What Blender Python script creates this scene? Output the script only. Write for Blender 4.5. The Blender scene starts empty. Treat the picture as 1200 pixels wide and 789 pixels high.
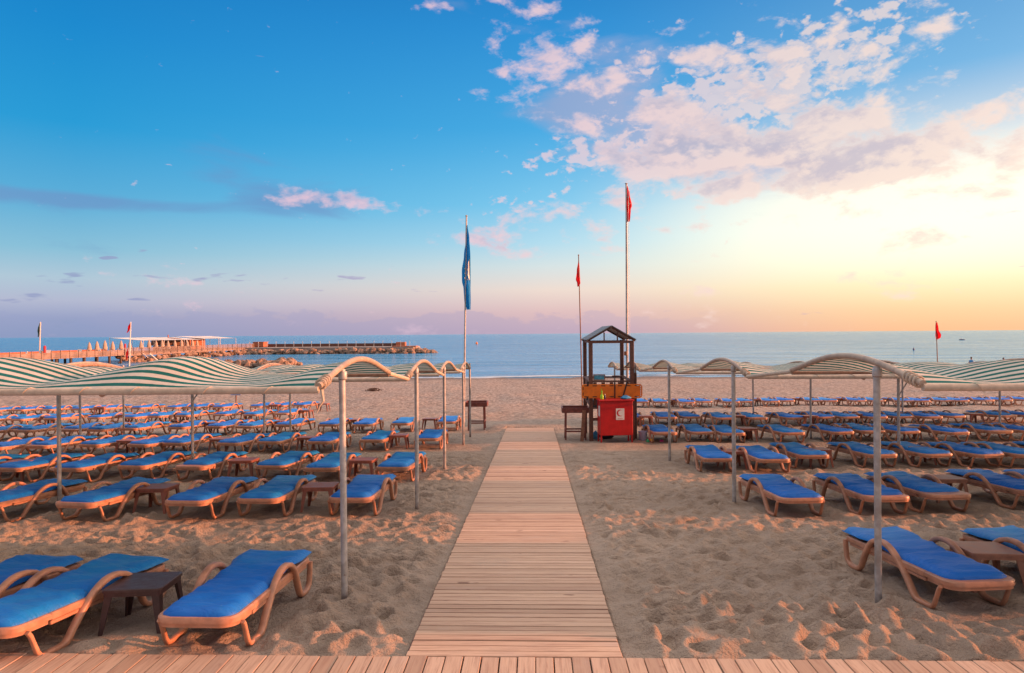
import bpy, math, random
import numpy as np
from mathutils import Vector, Matrix, Euler

random.seed(7)
RNG = np.random.default_rng(11)
scene = bpy.context.scene
col = scene.collection
R = math.radians

# ------------------------------------------------------------------ camera
FPX = 800.0
CAM = Vector((0.0, 0.0, 2.45))
yaw = math.atan(26 / FPX)
pit = 3.1 / FPX
roll = 0.0077
f_ = Vector((-math.sin(yaw) * math.cos(pit), math.cos(yaw) * math.cos(pit), -math.sin(pit)))
r0 = f_.cross(Vector((0, 0, 1))).normalized()
u0 = r0.cross(f_).normalized()
r_ = r0 * math.cos(roll) - u0 * math.sin(roll)
u_ = u0 * math.cos(roll) + r0 * math.sin(roll)
cam_data = bpy.data.cameras.new("camera")
cam = bpy.data.objects.new("camera", cam_data)
col.objects.link(cam)
M = Matrix(((r_.x, u_.x, -f_.x, CAM.x), (r_.y, u_.y, -f_.y, CAM.y), (r_.z, u_.z, -f_.z, CAM.z), (0, 0, 0, 1)))
cam.matrix_world = M
cam_data.sensor_width = 36
cam_data.lens = 24
cam_data.clip_start = 0.05
cam_data.clip_end = 60000
scene.camera = cam


def ray(px, py):
    return (f_ + r_ * ((px - 600) / FPX) + u_ * ((394.5 - py) / FPX))


SEA = -2.05


def g0(y):
    """height of the smoothed beach at distance y from the deck"""
    if y < 36:
        return 0.25 - 0.045 * y
    return -1.37 - 0.02 * (y - 36)


def on_ground(px, py):
    d = ray(px, py)
    lo, hi = 1.0, 400.0
    for _ in range(60):
        m = (lo + hi) / 2
        t = m / d.y
        if CAM.z + d.z * t > g0(m):
            lo = m
        else:
            hi = m
    t = lo / d.y
    return Vector((d.x * t, lo, g0(lo)))


def at_depth(px, py, y):
    d = ray(px, py)
    t = y / d.y
    return Vector((d.x * t, y, CAM.z + d.z * t))


def at_height(px, py, z):
    d = ray(px, py)
    t = (z - CAM.z) / d.z
    return Vector((d.x * t, d.y * t, z))


# ------------------------------------------------------------------ materials
def srgb(r, g, b):
    def c(v):
        v /= 255.0
        return v / 12.92 if v <= 0.04045 else ((v + 0.055) / 1.055) ** 2.4
    return (c(r), c(g), c(b), 1.0)


class NT:
    """small helper to write node trees"""
    def __init__(self, tree):
        self.t = tree
        self.n = tree.nodes
        self.l = tree.links

    def node(self, kind, **kw):
        n = self.n.new(kind)
        for k, v in kw.items():
            setattr(n, k, v)
        return n

    def put(self, sock, v):
        if hasattr(v, "node"):
            self.l.new(v, sock)
        elif v is not None:
            sock.default_value = v

    def math(self, op, a, b=None, c=None, clamp=False):
        n = self.node("ShaderNodeMath", operation=op, use_clamp=clamp)
        self.put(n.inputs[0], a)
        if b is not None:
            self.put(n.inputs[1], b)
        if c is not None:
            self.put(n.inputs[2], c)
        return n.outputs[0]

    def mapr(self, v, a, b, c=0.0, d=1.0, smooth=True):
        n = self.node("ShaderNodeMapRange")
        n.interpolation_type = "SMOOTHSTEP" if smooth else "LINEAR"
        n.clamp = True
        self.put(n.inputs[0], v)
        for i, x in enumerate((a, b, c, d)):
            self.put(n.inputs[i + 1], x)
        return n.outputs[0]

    def mix(self, f, a, b, blend="MIX"):
        n = self.node("ShaderNodeMix", data_type="RGBA", blend_type=blend)
        n.clamp_factor = True
        self.put(n.inputs[0], f)
        self.put(n.inputs[6], a)
        self.put(n.inputs[7], b)
        return n.outputs[2]

    def noise(self, vec, scale, detail=2.0, rough=0.5, dist=0.0, dim="3D"):
        n = self.node("ShaderNodeTexNoise", noise_dimensions=dim)
        self.put(n.inputs["Vector"], vec)
        n.inputs["Scale"].default_value = scale
        n.inputs["Detail"].default_value = detail
        n.inputs["Roughness"].default_value = rough
        n.inputs["Distortion"].default_value = dist
        return n.outputs[0]

    def ramp(self, v, stops, interp="LINEAR"):
        n = self.node("ShaderNodeValToRGB")
        cr = n.color_ramp
        cr.interpolation = interp
        while len(cr.elements) < len(stops):
            cr.elements.new(0.5)
        for e, (p, c) in zip(cr.elements, stops):
            e.position = p
            e.color = c
        self.put(n.inputs[0], v)
        return n.outputs[0]

    def mapping(self, vec, scale=(1, 1, 1), loc=(0, 0, 0), rot=(0, 0, 0)):
        n = self.node("ShaderNodeMapping")
        self.put(n.inputs[0], vec)
        n.inputs[1].default_value = loc
        n.inputs[2].default_value = rot
        n.inputs[3].default_value = scale
        return n.outputs[0]

    def bump(self, h, strength, dist, normal=None):
        n = self.node("ShaderNodeBump")
        n.inputs["Strength"].default_value = strength
        n.inputs["Distance"].default_value = dist
        self.put(n.inputs["Height"], h)
        if normal is not None:
            self.put(n.inputs["Normal"], normal)
        return n.outputs[0]


def new_mat(name):
    m = bpy.data.materials.new(name)
    m.use_nodes = True
    t = NT(m.node_tree)
    b = m.node_tree.nodes["Principled BSDF"]
    return m, t, b


def tc(t, which="Object"):
    return t.node("ShaderNodeTexCoord").outputs[which]


def simple_mat(name, c, rough=0.5, var=0.25, scale=12.0, metal=0.0, bump=0.0, objvar=0.0, spec=0.5, c2=None):
    m, t, b = new_mat(name)
    v = tc(t)
    n = t.noise(v, scale, 4, 0.6)
    dark = tuple(x * (1 - var) for x in c[:3]) + (1,)
    lite = tuple(min(1, x * (1 + var * 0.8)) for x in c[:3]) + (1,)
    colr = t.mix(t.mapr(n, 0.3, 0.7), dark, lite)
    if c2 is not None:
        colr = t.mix(t.mapr(t.noise(v, scale * 0.35, 3, 0.6), 0.5, 0.75), colr, c2)
    if objvar:
        oi = t.node("ShaderNodeObjectInfo").outputs["Random"]
        k = t.mapr(oi, 0, 1, 1 - objvar, 1 + objvar, False)
        hs = t.node("ShaderNodeHueSaturation")
        t.put(hs.inputs["Value"], k)
        t.put(hs.inputs["Color"], colr)
        colr = hs.outputs[0]
    t.put(b.inputs["Base Color"], colr)
    b.inputs["Roughness"].default_value = rough
    t.put(b.inputs["Roughness"], t.mapr(n, 0.2, 0.8, max(0.05, rough - 0.1), min(1, rough + 0.12)))
    b.inputs["Metallic"].default_value = metal
    b.inputs["Specular IOR Level"].default_value = spec
    if bump:
        t.put(b.inputs["Normal"], t.bump(t.noise(v, scale * 4, 3, 0.6), 0.5, bump))
    return m


MAT = {}
MAT["plastic"] = simple_mat("lounger_plastic", (0.50, 0.235, 0.14, 1), 0.42, 0.22, 9, bump=0.0015, objvar=0.12, c2=(0.46, 0.24, 0.16, 1))
MAT["table_red"] = simple_mat("table_plastic", (0.29, 0.095, 0.060, 1), 0.45, 0.25, 10, bump=0.001, objvar=0.25, c2=(0.26, 0.11, 0.075, 1))
MAT["table_tan"] = simple_mat("table_plastic_tan", (0.34, 0.155, 0.095, 1), 0.45, 0.2, 10, bump=0.001, c2=(0.28, 0.11, 0.07, 1))
MAT["table_dark"] = simple_mat("table_plastic_dark", (0.055, 0.026, 0.024, 1), 0.4, 0.3, 14, bump=0.002, c2=(0.09, 0.05, 0.045, 1))
MAT["steel"] = simple_mat("galvanised_steel", (0.42, 0.41, 0.40, 1), 0.45, 0.22, 14, metal=0.2, objvar=0.08, c2=(0.30, 0.27, 0.24, 1))
MAT["sleeve"] = simple_mat("cloth_sleeve", (0.50, 0.40, 0.30, 1), 0.75, 0.15, 18, bump=0.002)
MAT["hoop"] = simple_mat("worn_hoop_tube", (0.40, 0.30, 0.22, 1), 0.6, 0.2, 16, c2=(0.30, 0.22, 0.17, 1))
MAT["rust"] = simple_mat("rusty_tube", (0.36, 0.21, 0.14, 1), 0.6, 0.3, 20, c2=(0.42, 0.30, 0.22, 1))
MAT["brownwood"] = simple_mat("dark_brown_wood", (0.135, 0.055, 0.036, 1), 0.6, 0.4, 16, bump=0.003)
MAT["darkred"] = simple_mat("dark_red_wood", (0.19, 0.050, 0.035, 1), 0.5, 0.35, 14, bump=0.002)
MAT["plankbrown"] = simple_mat("weathered_plank", (0.26, 0.12, 0.07, 1), 0.65, 0.3, 10)
MAT["roofgrey"] = simple_mat("weathered_roof_board", (0.13, 0.13, 0.135, 1), 0.55, 0.35, 6)
MAT["red"] = simple_mat("red_paint", (0.50, 0.008, 0.010, 1), 0.38, 0.12, 6, c2=(0.40, 0.008, 0.012, 1))
MAT["white"] = simple_mat("white_paint", (0.72, 0.72, 0.70, 1), 0.5, 0.06, 8)
MAT["signred"] = simple_mat("sign_red", (0.55, 0.02, 0.03, 1), 0.5, 0.1, 8)
MAT["orange"] = simple_mat("orange_plastic", (0.75, 0.18, 0.008, 1), 0.4, 0.12, 7)
MAT["black"] = simple_mat("black_strap", (0.012, 0.012, 0.014, 1), 0.6, 0.3, 10)
MAT["paleflag"] = simple_mat("pale_flag_print", (0.75, 0.72, 0.68, 1), 0.75, 0.05, 6)
def flag_mat(name, c):
    m, t, b = new_mat(name)
    n = t.noise(tc(t), 5, 3, 0.5)
    cc = t.mix(t.mapr(n, 0.3, 0.7), tuple(x * 0.85 for x in c) + (1,), tuple(c) + (1,))
    t.put(b.inputs["Base Color"], cc)
    b.inputs["Roughness"].default_value = 0.75
    tr = t.node("ShaderNodeBsdfTranslucent")
    t.put(tr.inputs[0], cc)
    mx = t.node("ShaderNodeMixShader")
    mx.inputs[0].default_value = 0.45
    t.l.new(b.outputs[0], mx.inputs[1])
    t.l.new(tr.outputs[0], mx.inputs[2])
    t.l.new(mx.outputs[0], m.node_tree.nodes["Material Output"].inputs[0])
    return m


MAT["blueflag"] = flag_mat("blue_flag_cloth", (0.015, 0.34, 0.74))
MAT["redflag"] = flag_mat("red_flag_cloth", (0.82, 0.012, 0.022))
MAT["greenflag"] = simple_mat("green_flag_cloth", (0.02, 0.09, 0.09, 1), 0.7, 0.2, 4)
MAT["lilac"] = simple_mat("pale_blue_board", (0.33, 0.38, 0.60, 1), 0.5, 0.1, 6)
MAT["pale_plastic"] = simple_mat("pale_bucket_plastic", (0.45, 0.46, 0.62, 1), 0.35, 0.1, 8)
MAT["bluecloth"] = simple_mat("light_blue_cloth", (0.06, 0.30, 0.55, 1), 0.7, 0.3, 12)
MAT["lime"] = simple_mat("lime_plastic", (0.30, 0.62, 0.02, 1), 0.35, 0.1, 8)
MAT["green"] = simple_mat("green_plastic", (0.03, 0.38, 0.16, 1), 0.35, 0.1, 8)
MAT["yellow"] = simple_mat("yellow_plastic", (0.75, 0.42, 0.02, 1), 0.35, 0.1, 8)
MAT["pink"] = simple_mat("pink_plastic", (0.60, 0.03, 0.22, 1), 0.35, 0.1, 8)
MAT["terracotta"] = simple_mat("terracotta_pot", (0.19, 0.065, 0.04, 1), 0.7, 0.25, 8)
MAT["rock"] = simple_mat("breakwater_rock", (0.32, 0.20, 0.135, 1), 0.85, 0.45, 0.7, bump=0.05, c2=(0.17, 0.115, 0.085, 1))
MAT["concrete"] = simple_mat("pier_concrete", (0.34, 0.29, 0.26, 1), 0.8, 0.25, 0.6)
MAT["pierwood"] = simple_mat("pier_wood", (0.27, 0.18, 0.135, 1), 0.75, 0.3, 0.8)
MAT["pilewood"] = simple_mat("pier_pile", (0.10, 0.065, 0.05, 1), 0.75, 0.3, 0.8)
MAT["thatch"] = simple_mat("thatch", (0.16, 0.07, 0.04, 1), 0.9, 0.45, 3, bump=0.03)
MAT["brick"] = simple_mat("orange_kiosk_wall", (0.42, 0.14, 0.07, 1), 0.8, 0.2, 1.5)
MAT["sail"] = simple_mat("awning_cloth", (0.70, 0.62, 0.56, 1), 0.8, 0.1, 1.0)
MAT["parasol"] = simple_mat("folded_parasol_cloth", (0.50, 0.36, 0.27, 1), 0.85, 0.15, 3)
MAT["seaweed"] = simple_mat("dry_seaweed", (0.10, 0.05, 0.03, 1), 0.9, 0.5, 8)
MAT["skin"] = simple_mat("skin", (0.42, 0.20, 0.13, 1), 0.55, 0.1, 8)
MAT["hair"] = simple_mat("dark_hair", (0.012, 0.009, 0.008, 1), 0.6, 0.2, 20)
MAT["shirt"] = simple_mat("blue_shirt", (0.08, 0.28, 0.55, 1), 0.8, 0.1, 10)
MAT["shorts"] = simple_mat("dark_shorts", (0.03, 0.03, 0.05, 1), 0.8, 0.1, 10)
MAT["boatblue"] = simple_mat("dark_boat_paint", (0.03, 0.05, 0.14, 1), 0.4, 0.1, 3)
MAT["canvas"] = simple_mat("picture_canvas", (0.06, 0.30, 0.42, 1), 0.7, 0.4, 14, c2=(0.55, 0.12, 0.16, 1))


def rusty_foot(m):
    """rust and sand stains on the lowest stretch of a pole"""
    t = NT(m.node_tree)
    b = m.node_tree.nodes["Principled BSDF"]
    old = b.inputs["Base Color"].links[0].from_socket
    gen = t.node("ShaderNodeTexCoord").outputs["Generated"]
    sep = t.node("ShaderNodeSeparateXYZ")
    t.put(sep.inputs[0], gen)
    n = t.noise(tc(t), 9, 4, 0.7)
    h = t.math("ADD", sep.outputs[2], t.math("MULTIPLY", n, 0.12))
    k = t.mapr(h, 0.20, 0.10, 0.0, 0.8)
    sp = t.mapr(t.noise(tc(t), 16, 5, 0.7), 0.62, 0.72, 0.0, 0.6)
    c = t.mix(t.math("MAXIMUM", k, sp), old, (0.15, 0.075, 0.045, 1))
    t.put(b.inputs["Base Color"], c)


rusty_foot(MAT["steel"])


def mat_mattress():
    m, t, b = new_mat("mattress_cover")
    v = tc(t)
    oi = t.node("ShaderNodeObjectInfo").outputs["Random"]
    n = t.noise(t.mapping(v, (3, 2, 3)), 1.3, 4, 0.6)
    fresh = (0.003, 0.145, 0.58, 1)
    faded = (0.008, 0.28, 0.58, 1)
    # cloth bleaches at the head end, some covers more than others
    sep = t.node("ShaderNodeSeparateXYZ")
    t.put(sep.inputs[0], v)
    age = t.math("ADD", t.mapr(oi, 0.2, 1.0, 0.0, 0.45), t.mapr(sep.outputs[1], 0.9, 1.8, 0.0, 0.35))
    fac = t.math("MULTIPLY", age, t.mapr(n, 0.25, 0.7, 0.3, 1.2))
    c = t.mix(fac, fresh, faded)
    st = t.noise(v, 38, 2, 0.5)
    c = t.mix(t.mapr(st, 0.70, 0.78, 0, 0.30), c, (0.20, 0.33, 0.46, 1))
    c = t.mix(t.mapr(t.noise(v, 5, 5, 0.7), 0.55, 0.75, 0, 0.22), c, (0.03, 0.26, 0.50, 1))
    t.put(b.inputs["Base Color"], c)
    b.inputs["Roughness"].default_value = 0.5
    b.inputs["Specular IOR Level"].default_value = 0.4
    w = t.noise(t.mapping(v, (2.0, 9.0, 3.0), rot=(0, 0, 0.25)), 1.6, 4, 0.6, 0.7)
    t.put(b.inputs["Normal"], t.bump(w, 0.8, 0.03))
    return m


MAT["mattress"] = mat_mattress()


def mat_stripes():
    m, t, b = new_mat("striped_awning_cloth")
    uv = t.node("ShaderNodeUVMap").outputs[0]
    sep = t.node("ShaderNodeSeparateXYZ")
    t.put(sep.inputs[0], uv)
    fr = t.math("FRACT", t.math("MULTIPLY", sep.outputs[1], 1 / 0.185))
    st = t.math("GREATER_THAN", fr, 0.53)
    n = t.noise(tc(t), 2.2, 4, 0.6)
    cream = t.mix(t.mapr(n, 0.3, 0.7), (0.62, 0.53, 0.43, 1), (0.74, 0.66, 0.56, 1))
    green = t.mix(t.mapr(n, 0.3, 0.7), (0.004, 0.115, 0.095, 1), (0.010, 0.165, 0.14, 1))
    c = t.mix(st, cream, green)
    t.put(b.inputs["Base Color"], c)
    b.inputs["Roughness"].default_value = 0.8
    b.inputs["Specular IOR Level"].default_value = 0.2
    tr = t.node("ShaderNodeBsdfTranslucent")
    t.put(tr.inputs[0], c)
    mx = t.node("ShaderNodeMixShader")
    mx.inputs[0].default_value = 0.3
    t.l.new(b.outputs[0], mx.inputs[1])
    t.l.new(tr.outputs[0], mx.inputs[2])
    out = m.node_tree.nodes["Material Output"]
    t.l.new(mx.outputs[0], out.inputs[0])
    w = t.noise(t.mapping(tc(t), (3, 1, 1)), 4, 3, 0.5)
    t.put(b.inputs["Normal"], t.bump(w, 0.3, 0.02))
    return m


MAT["stripes"] = mat_stripes()


def mat_sand():
    m, t, b = new_mat("sand")
    v = tc(t)
    big = t.noise(v, 0.35, 4, 0.6)
    mid = t.noise(v, 3.0, 4, 0.6)
    c = t.mix(t.mapr(big, 0.3, 0.7), (0.385, 0.290, 0.220, 1), (0.465, 0.358, 0.278, 1))
    c = t.mix(t.mapr(mid, 0.35, 0.75, 0, 0.45), c, (0.245, 0.175, 0.125, 1))
    fine = t.noise(v, 160, 2, 0.6)
    c = t.mix(t.mapr(t.noise(v, 42, 3, 0.7), 0.56, 0.70, 0, 0.4), c, (0.17, 0.125, 0.10, 1))
    c = t.mix(t.mapr(fine, 0.58, 0.72, 0, 0.55), c, (0.14, 0.105, 0.085, 1))
    c = t.mix(t.mapr(fine, 0.42, 0.28, 0, 0.5), c, (0.46, 0.38, 0.30, 1))
    # coarse shingle further down the beach
    sep = t.node("ShaderNodeSeparateXYZ")
    t.put(sep.inputs[0], v)
    far = t.mapr(sep.outputs[1], 16, 40)
    peb = t.noise(t.mapping(v, (1, 0.5, 1)), 5, 4, 0.75)
    c2 = t.mix(t.mapr(peb, 0.40, 0.60), (0.20, 0.155, 0.135, 1), (0.52, 0.405, 0.335, 1))
    c = t.mix(t.math("MULTIPLY", far, 0.75), c, c2)
    # the strip that the water wets
    edge = t.math("ADD", sep.outputs[1], t.math("MULTIPLY", t.noise(v, 0.15, 2), 5.0))
    wet = t.mapr(edge, 66.0, 71.0)
    c = t.mix(t.math("MULTIPLY", wet, 0.6), c, (0.12, 0.095, 0.085, 1))
    t.put(b.inputs["Base Color"], c)
    b.inputs["Roughness"].default_value = 0.9
    b.inputs["Specular IOR Level"].default_value = 0.15
    h1 = t.noise(v, 26, 4, 0.65)
    h2 = t.noise(v, 5, 4, 0.6)
    nrm = t.bump(h1, 1.0, 0.05)
    hh = t.math("MULTIPLY", h2, t.mapr(sep.outputs[1], 9, 22))
    nrm = t.bump(hh, 0.9, 0.16, nrm)
    t.put(b.inputs["Normal"], nrm)
    return m


MAT["sand"] = mat_sand()


def mat_planks(name, grain_axis):
    m, t, b = new_mat(name)
    v = tc(t)
    rnd = t.node("ShaderNodeNewGeometry").outputs["Random Per Island"]
    off = t.node("ShaderNodeCombineXYZ")
    t.put(off.inputs[0], t.math("MULTIPLY", rnd, 37.0))
    t.put(off.inputs[1], t.math("MULTIPLY", rnd, 91.0))
    add = t.node("ShaderNodeVectorMath", operation="ADD")
    t.put(add.inputs[0], v)
    t.put(add.inputs[1], off.outputs[0])
    sc = (1.2, 22, 22) if grain_axis == 0 else (22, 1.2, 22)
    g = t.noise(t.mapping(add.outputs[0], sc), 2.2, 5, 0.65, 0.4)
    base = t.ramp(rnd, [(0.0, (0.42, 0.27, 0.185, 1)), (0.35, (0.60, 0.40, 0.275, 1)), (0.7, (0.52, 0.34, 0.235, 1)), (1.0, (0.68, 0.46, 0.325, 1))])
    c = t.mix(t.mapr(g, 0.42, 0.72, 0, 0.7), base, (0.32, 0.175, 0.12, 1))
    c = t.mix(t.mapr(t.noise(add.outputs[0], 1.1, 4, 0.6), 0.55, 0.75, 0, 0.45), c, (0.50, 0.37, 0.30, 1))
    kn = t.noise(t.mapping(add.outputs[0], (2, 5, 5) if grain_axis == 0 else (5, 2, 5)), 1.6, 2, 0.5)
    c = t.mix(t.mapr(kn, 0.70, 0.76, 0, 0.7), c, (0.15, 0.07, 0.045, 1))
    dr = t.math("MULTIPLY", t.mapr(t.noise(v, 0.9, 5, 0.65), 0.52, 0.72, 0, 0.6), t.mapr(t.noise(v, 55, 3, 0.7), 0.4, 0.62))
    c = t.mix(dr, c, (0.42, 0.32, 0.245, 1))
    t.put(b.inputs["Base Color"], c)
    b.inputs["Roughness"].default_value = 0.72
    b.inputs["Specular IOR Level"].default_value = 0.25
    t.put(b.inputs["Normal"], t.bump(g, 0.4, 0.004))
    return m


MAT["planks_x"] = mat_planks("boardwalk_planks", 0)
MAT["planks_y"] = mat_planks("deck_planks", 1)


def mat_sea():
    m, t, b = new_mat("sea_water")
    v = tc(t)
    big = t.noise(t.mapping(v, (0.0025, 0.012, 1)), 1.0, 4, 0.6)
    w1 = t.noise(t.mapping(v, (0.10, 0.28, 1), rot=(0, 0, 0.12)), 1.0, 5, 0.62, 0.3)
    w2 = t.noise(t.mapping(v, (0.5, 1.2, 1), rot=(0, 0, -0.2)), 1.0, 4, 0.6, 0.2)
    w3 = t.noise(t.mapping(v, (0.025, 0.085, 1), rot=(0, 0, 0.1)), 1.0, 3, 0.6, 0.2)
    n = t.bump(w3, 1.0, 2.6)
    n = t.bump(w1, 1.0, 0.8, n)
    n = t.bump(w2, 1.0, 0.2, n)
    df = t.node("ShaderNodeBsdfDiffuse")
    t.put(df.inputs[0], t.mix(t.mapr(big, 0.35, 0.65), (0.002, 0.15, 0.30, 1), (0.006, 0.21, 0.38, 1)))
    gl = t.node("ShaderNodeBsdfGlossy")
    gl.inputs["Color"].default_value = (0.78, 0.90, 0.98, 1)
    gl.inputs["Roughness"].default_value = 0.10
    t.put(gl.inputs["Normal"], n)
    mx = t.node("ShaderNodeMixShader")
    fr = t.node("ShaderNodeFresnel")
    fr.inputs[0].default_value = 1.6
    t.put(fr.inputs["Normal"], n)
    rp = t.noise(t.mapping(v, (0.03, 0.16, 1), rot=(0, 0, 0.05)), 1.0, 6, 0.68, 0.4)
    t.put(mx.inputs[0], t.math("MULTIPLY", t.mapr(fr.outputs[0], 0.05, 0.55, 0.30, 0.90, False), t.mapr(rp, 0.34, 0.62, 0.72, 1.0)))
    t.l.new(df.outputs[0], mx.inputs[1])
    t.l.new(gl.outputs[0], mx.inputs[2])
    t.l.new(mx.outputs[0], m.node_tree.nodes["Material Output"].inputs[0])
    m.node_tree.nodes.remove(b)
    return m


MAT["sea"] = mat_sea()
MAT["foam"] = simple_mat("sea_foam", (0.45, 0.50, 0.54, 1), 0.7, 0.2, 1.2)


# ------------------------------------------------------------------ mesh builder
class MB:
    def __init__(self):
        self.v = []
        self.f = []
        self.uv = None

    def add(self, verts, faces, mtx=None):
        o = len(self.v)
        for p in verts:
            p = Vector(p)
            self.v.append(tuple(mtx @ p if mtx is not None else p))
        for fc in faces:
            self.f.append(tuple(i + o for i in fc))
        return self

    def box(self, c, s, rot=None, taper=1.0, bev=0.0):
        """box with centre c and size s; taper scales the top in x and y; bev cuts the upright edges"""
        hx, hy, hz = s[0] / 2, s[1] / 2, s[2] / 2
        if bev > 0:
            b = min(bev, hx * 0.9, hy * 0.9, hz * 0.9)
            def ring(ix, iy, z, k):
                return [((hx - ix) * k, -(hy - iy - b) * k, z), ((hx - ix) * k, (hy - iy - b) * k, z), ((hx - ix - b) * k, (hy - iy) * k, z), (-(hx - ix - b) * k, (hy - iy) * k, z),
                        (-(hx - ix) * k, (hy - iy - b) * k, z), (-(hx - ix) * k, -(hy - iy - b) * k, z), (-(hx - ix - b) * k, -(hy - iy) * k, z), ((hx - ix - b) * k, -(hy - iy) * k, z)]
            vs = ring(b * .7, b * .7, -hz, 1) + ring(0, 0, -hz + b, 1) + ring(0, 0, hz - b, taper) + ring(b * .7, b * .7, hz, taper)
            fs = [tuple(reversed(range(8))), tuple(range(24, 32))]
            for k in range(3):
                for i in range(8):
                    j = (i + 1) % 8
                    fs.append((k * 8 + i, k * 8 + j, k * 8 + 8 + j, k * 8 + 8 + i))
        else:
            vs = [(-hx, -hy, -hz), (hx, -hy, -hz), (hx, hy, -hz), (-hx, hy, -hz)]
            vs += [(-hx * taper, -hy * taper, hz), (hx * taper, -hy * taper, hz), (hx * taper, hy * taper, hz), (-hx * taper, hy * taper, hz)]
            fs = [(3, 2, 1, 0), (4, 5, 6, 7), (0, 1, 5, 4), (1, 2, 6, 5), (2, 3, 7, 6), (3, 0, 4, 7)]
        mt = Matrix.Translation(Vector(c))
        if rot is not None:
            mt = mt @ Euler(rot).to_matrix().to_4x4()
        return self.add(vs, fs, mt)

    def bar(self, a, b, w, h, up=(0, 0, 1), bev=0.0):
        """straight beam from a to b, w across and h along up"""
        a, b = Vector(a), Vector(b)
        d = (b - a)
        L = d.length
        z = d.normalized()
        x = z.cross(Vector(up))
        if x.length < 1e-4:
            x = z.cross(Vector((1, 0, 0)))
        x.normalize()
        y = z.cross(x)
        mt = Matrix(((x.x, y.x, z.x, (a.x + b.x) / 2), (x.y, y.y, z.y, (a.y + b.y) / 2), (x.z, y.z, z.z, (a.z + b.z) / 2), (0, 0, 0, 1)))
        m2 = MB().box((0, 0, 0), (w, h, L), bev=bev)
        return self.add(m2.v, m2.f, mt)

    def tube(self, path, r, seg=10, cap=True):
        """round tube along a path; r may be a list"""
        P = [Vector(p) for p in path]
        n = len(P)
        rs = r if isinstance(r, (list, tuple)) else [r] * n
        prev = None
        vs, fs = [], []
        for i in range(n):
            d = (P[min(i + 1, n - 1)] - P[max(i - 1, 0)]).normalized()
            if prev is None:
                x = d.cross(Vector((0, 0, 1)))
                if x.length < 1e-3:
                    x = d.cross(Vector((0, 1, 0)))
                x.normalize()
            else:
                x = (prev - d * prev.dot(d)).normalized()
            prev = x
            y = d.cross(x)
            for k in range(seg):
                a = 2 * math.pi * k / seg
                vs.append(P[i] + (x * math.cos(a) + y * math.sin(a)) * rs[i])
        for i in range(n - 1):
            for k in range(seg):
                j = (k + 1) % seg
                fs.append((i * seg + k, i * seg + j, (i + 1) * seg + j, (i + 1) * seg + k))
        if cap:
            fs.append(tuple(reversed(range(seg))))
            fs.append(tuple((n - 1) * seg + k for k in range(seg)))
        return self.add(vs, fs)

    def sweep_yz(self, path, x0, w, th, bev=0.012, scale=None):
        """band that follows a path in the y-z plane, w wide in x and th thick"""
        P = [Vector((0, p[0], p[1])) for p in path]
        n = len(P)
        hw, ht = w / 2, th / 2
        prof = [(hw, -ht + bev), (hw, ht - bev), (hw - bev, ht), (-hw + bev, ht), (-hw, ht - bev), (-hw, -ht + bev), (-hw + bev, -ht), (hw - bev, -ht)]
        vs, fs = [], []
        for i in range(n):
            d = (P[min(i + 1, n - 1)] - P[max(i - 1, 0)]).normalized()
            nrm = Vector((0, -d.z, d.y))
            k = scale(i / (n - 1)) if scale else 1.0
            for a, b in prof:
                vs.append(Vector((x0 + a * k, P[i].y, P[i].z)) + nrm * b * k)
        for i in range(n - 1):
            for k in range(8):
                j = (k + 1) % 8
                fs.append((i * 8 + k, i * 8 + j, (i + 1) * 8 + j, (i + 1) * 8 + k))
        fs.append(tuple(reversed(range(8))))
        fs.append(tuple((n - 1) * 8 + k for k in range(8)))
        return self.add(vs, fs)

    def prism(self, outline, z0, z1, inset=0.0):
        """closed outline (x, y) between two heights, upper edge drawn in a little"""
        n = len(outline)
        cx = sum(p[0] for p in outline) / n
        cy = sum(p[1] for p in outline) / n
        vs = [(x, y, z0) for x, y in outline]
        if inset > 0:
            vs += [(x, y, z1 - inset) for x, y in outline]
            def sh(p):
                d = Vector((cx - p[0], cy - p[1]))
                L = d.length
                d = d / L * inset if L > 0 else d
                return (p[0] + d.x, p[1] + d.y, z1)
            vs += [sh(p) for p in outline]
            lv = 3
        else:
            vs += [(x, y, z1) for x, y in outline]
            lv = 2
        fs = [tuple(reversed(range(n)))]
        for k in range(lv - 1):
            for i in range(n):
                j = (i + 1) % n
                fs.append((k * n + i, k * n + j, (k + 1) * n + j, (k + 1) * n + i))
        fs.append(tuple((lv - 1) * n + i for i in range(n)))
        return self.add(vs, fs)

    def lathe(self, prof, c=(0, 0, 0), seg=14):
        vs, fs = [], []
        n = len(prof)
        for r, z in prof:
            for k in range(seg):
                a = 2 * math.pi * k / seg
                vs.append((c[0] + r * math.cos(a), c[1] + r * math.sin(a), c[2] + z))
        for i in range(n - 1):
            for k in range(seg):
                j = (k + 1) % seg
                fs.append((i * seg + k, i * seg + j, (i + 1) * seg + j, (i + 1) * seg + k))
        fs.append(tuple(reversed(range(seg))))
        fs.append(tuple((n - 1) * seg + k for k in range(seg)))
        return self.add(vs, fs)

    def rock(self, c, s, seed):
        rr = random.Random(seed)
        vs, fs = [], []
        seg, rings = 7, 5
        for i in range(rings + 1):
            ph = math.pi * i / rings - math.pi / 2
            for k in range(seg):
                a = 2 * math.pi * (k + 0.3 * (i % 2)) / seg
                q = rr.uniform(0.72, 1.12)
                vs.append((c[0] + s[0] * q * math.cos(ph) * math.cos(a), c[1] + s[1] * q * math.cos(ph) * math.sin(a), c[2] + s[2] * q * math.sin(ph)))
        for i in range(rings):
            for k in range(seg):
                j = (k + 1) % seg
                fs.append((i * seg + k, i * seg + j, (i + 1) * seg + j, (i + 1) * seg + k))
        return self.add(vs, fs)

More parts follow.
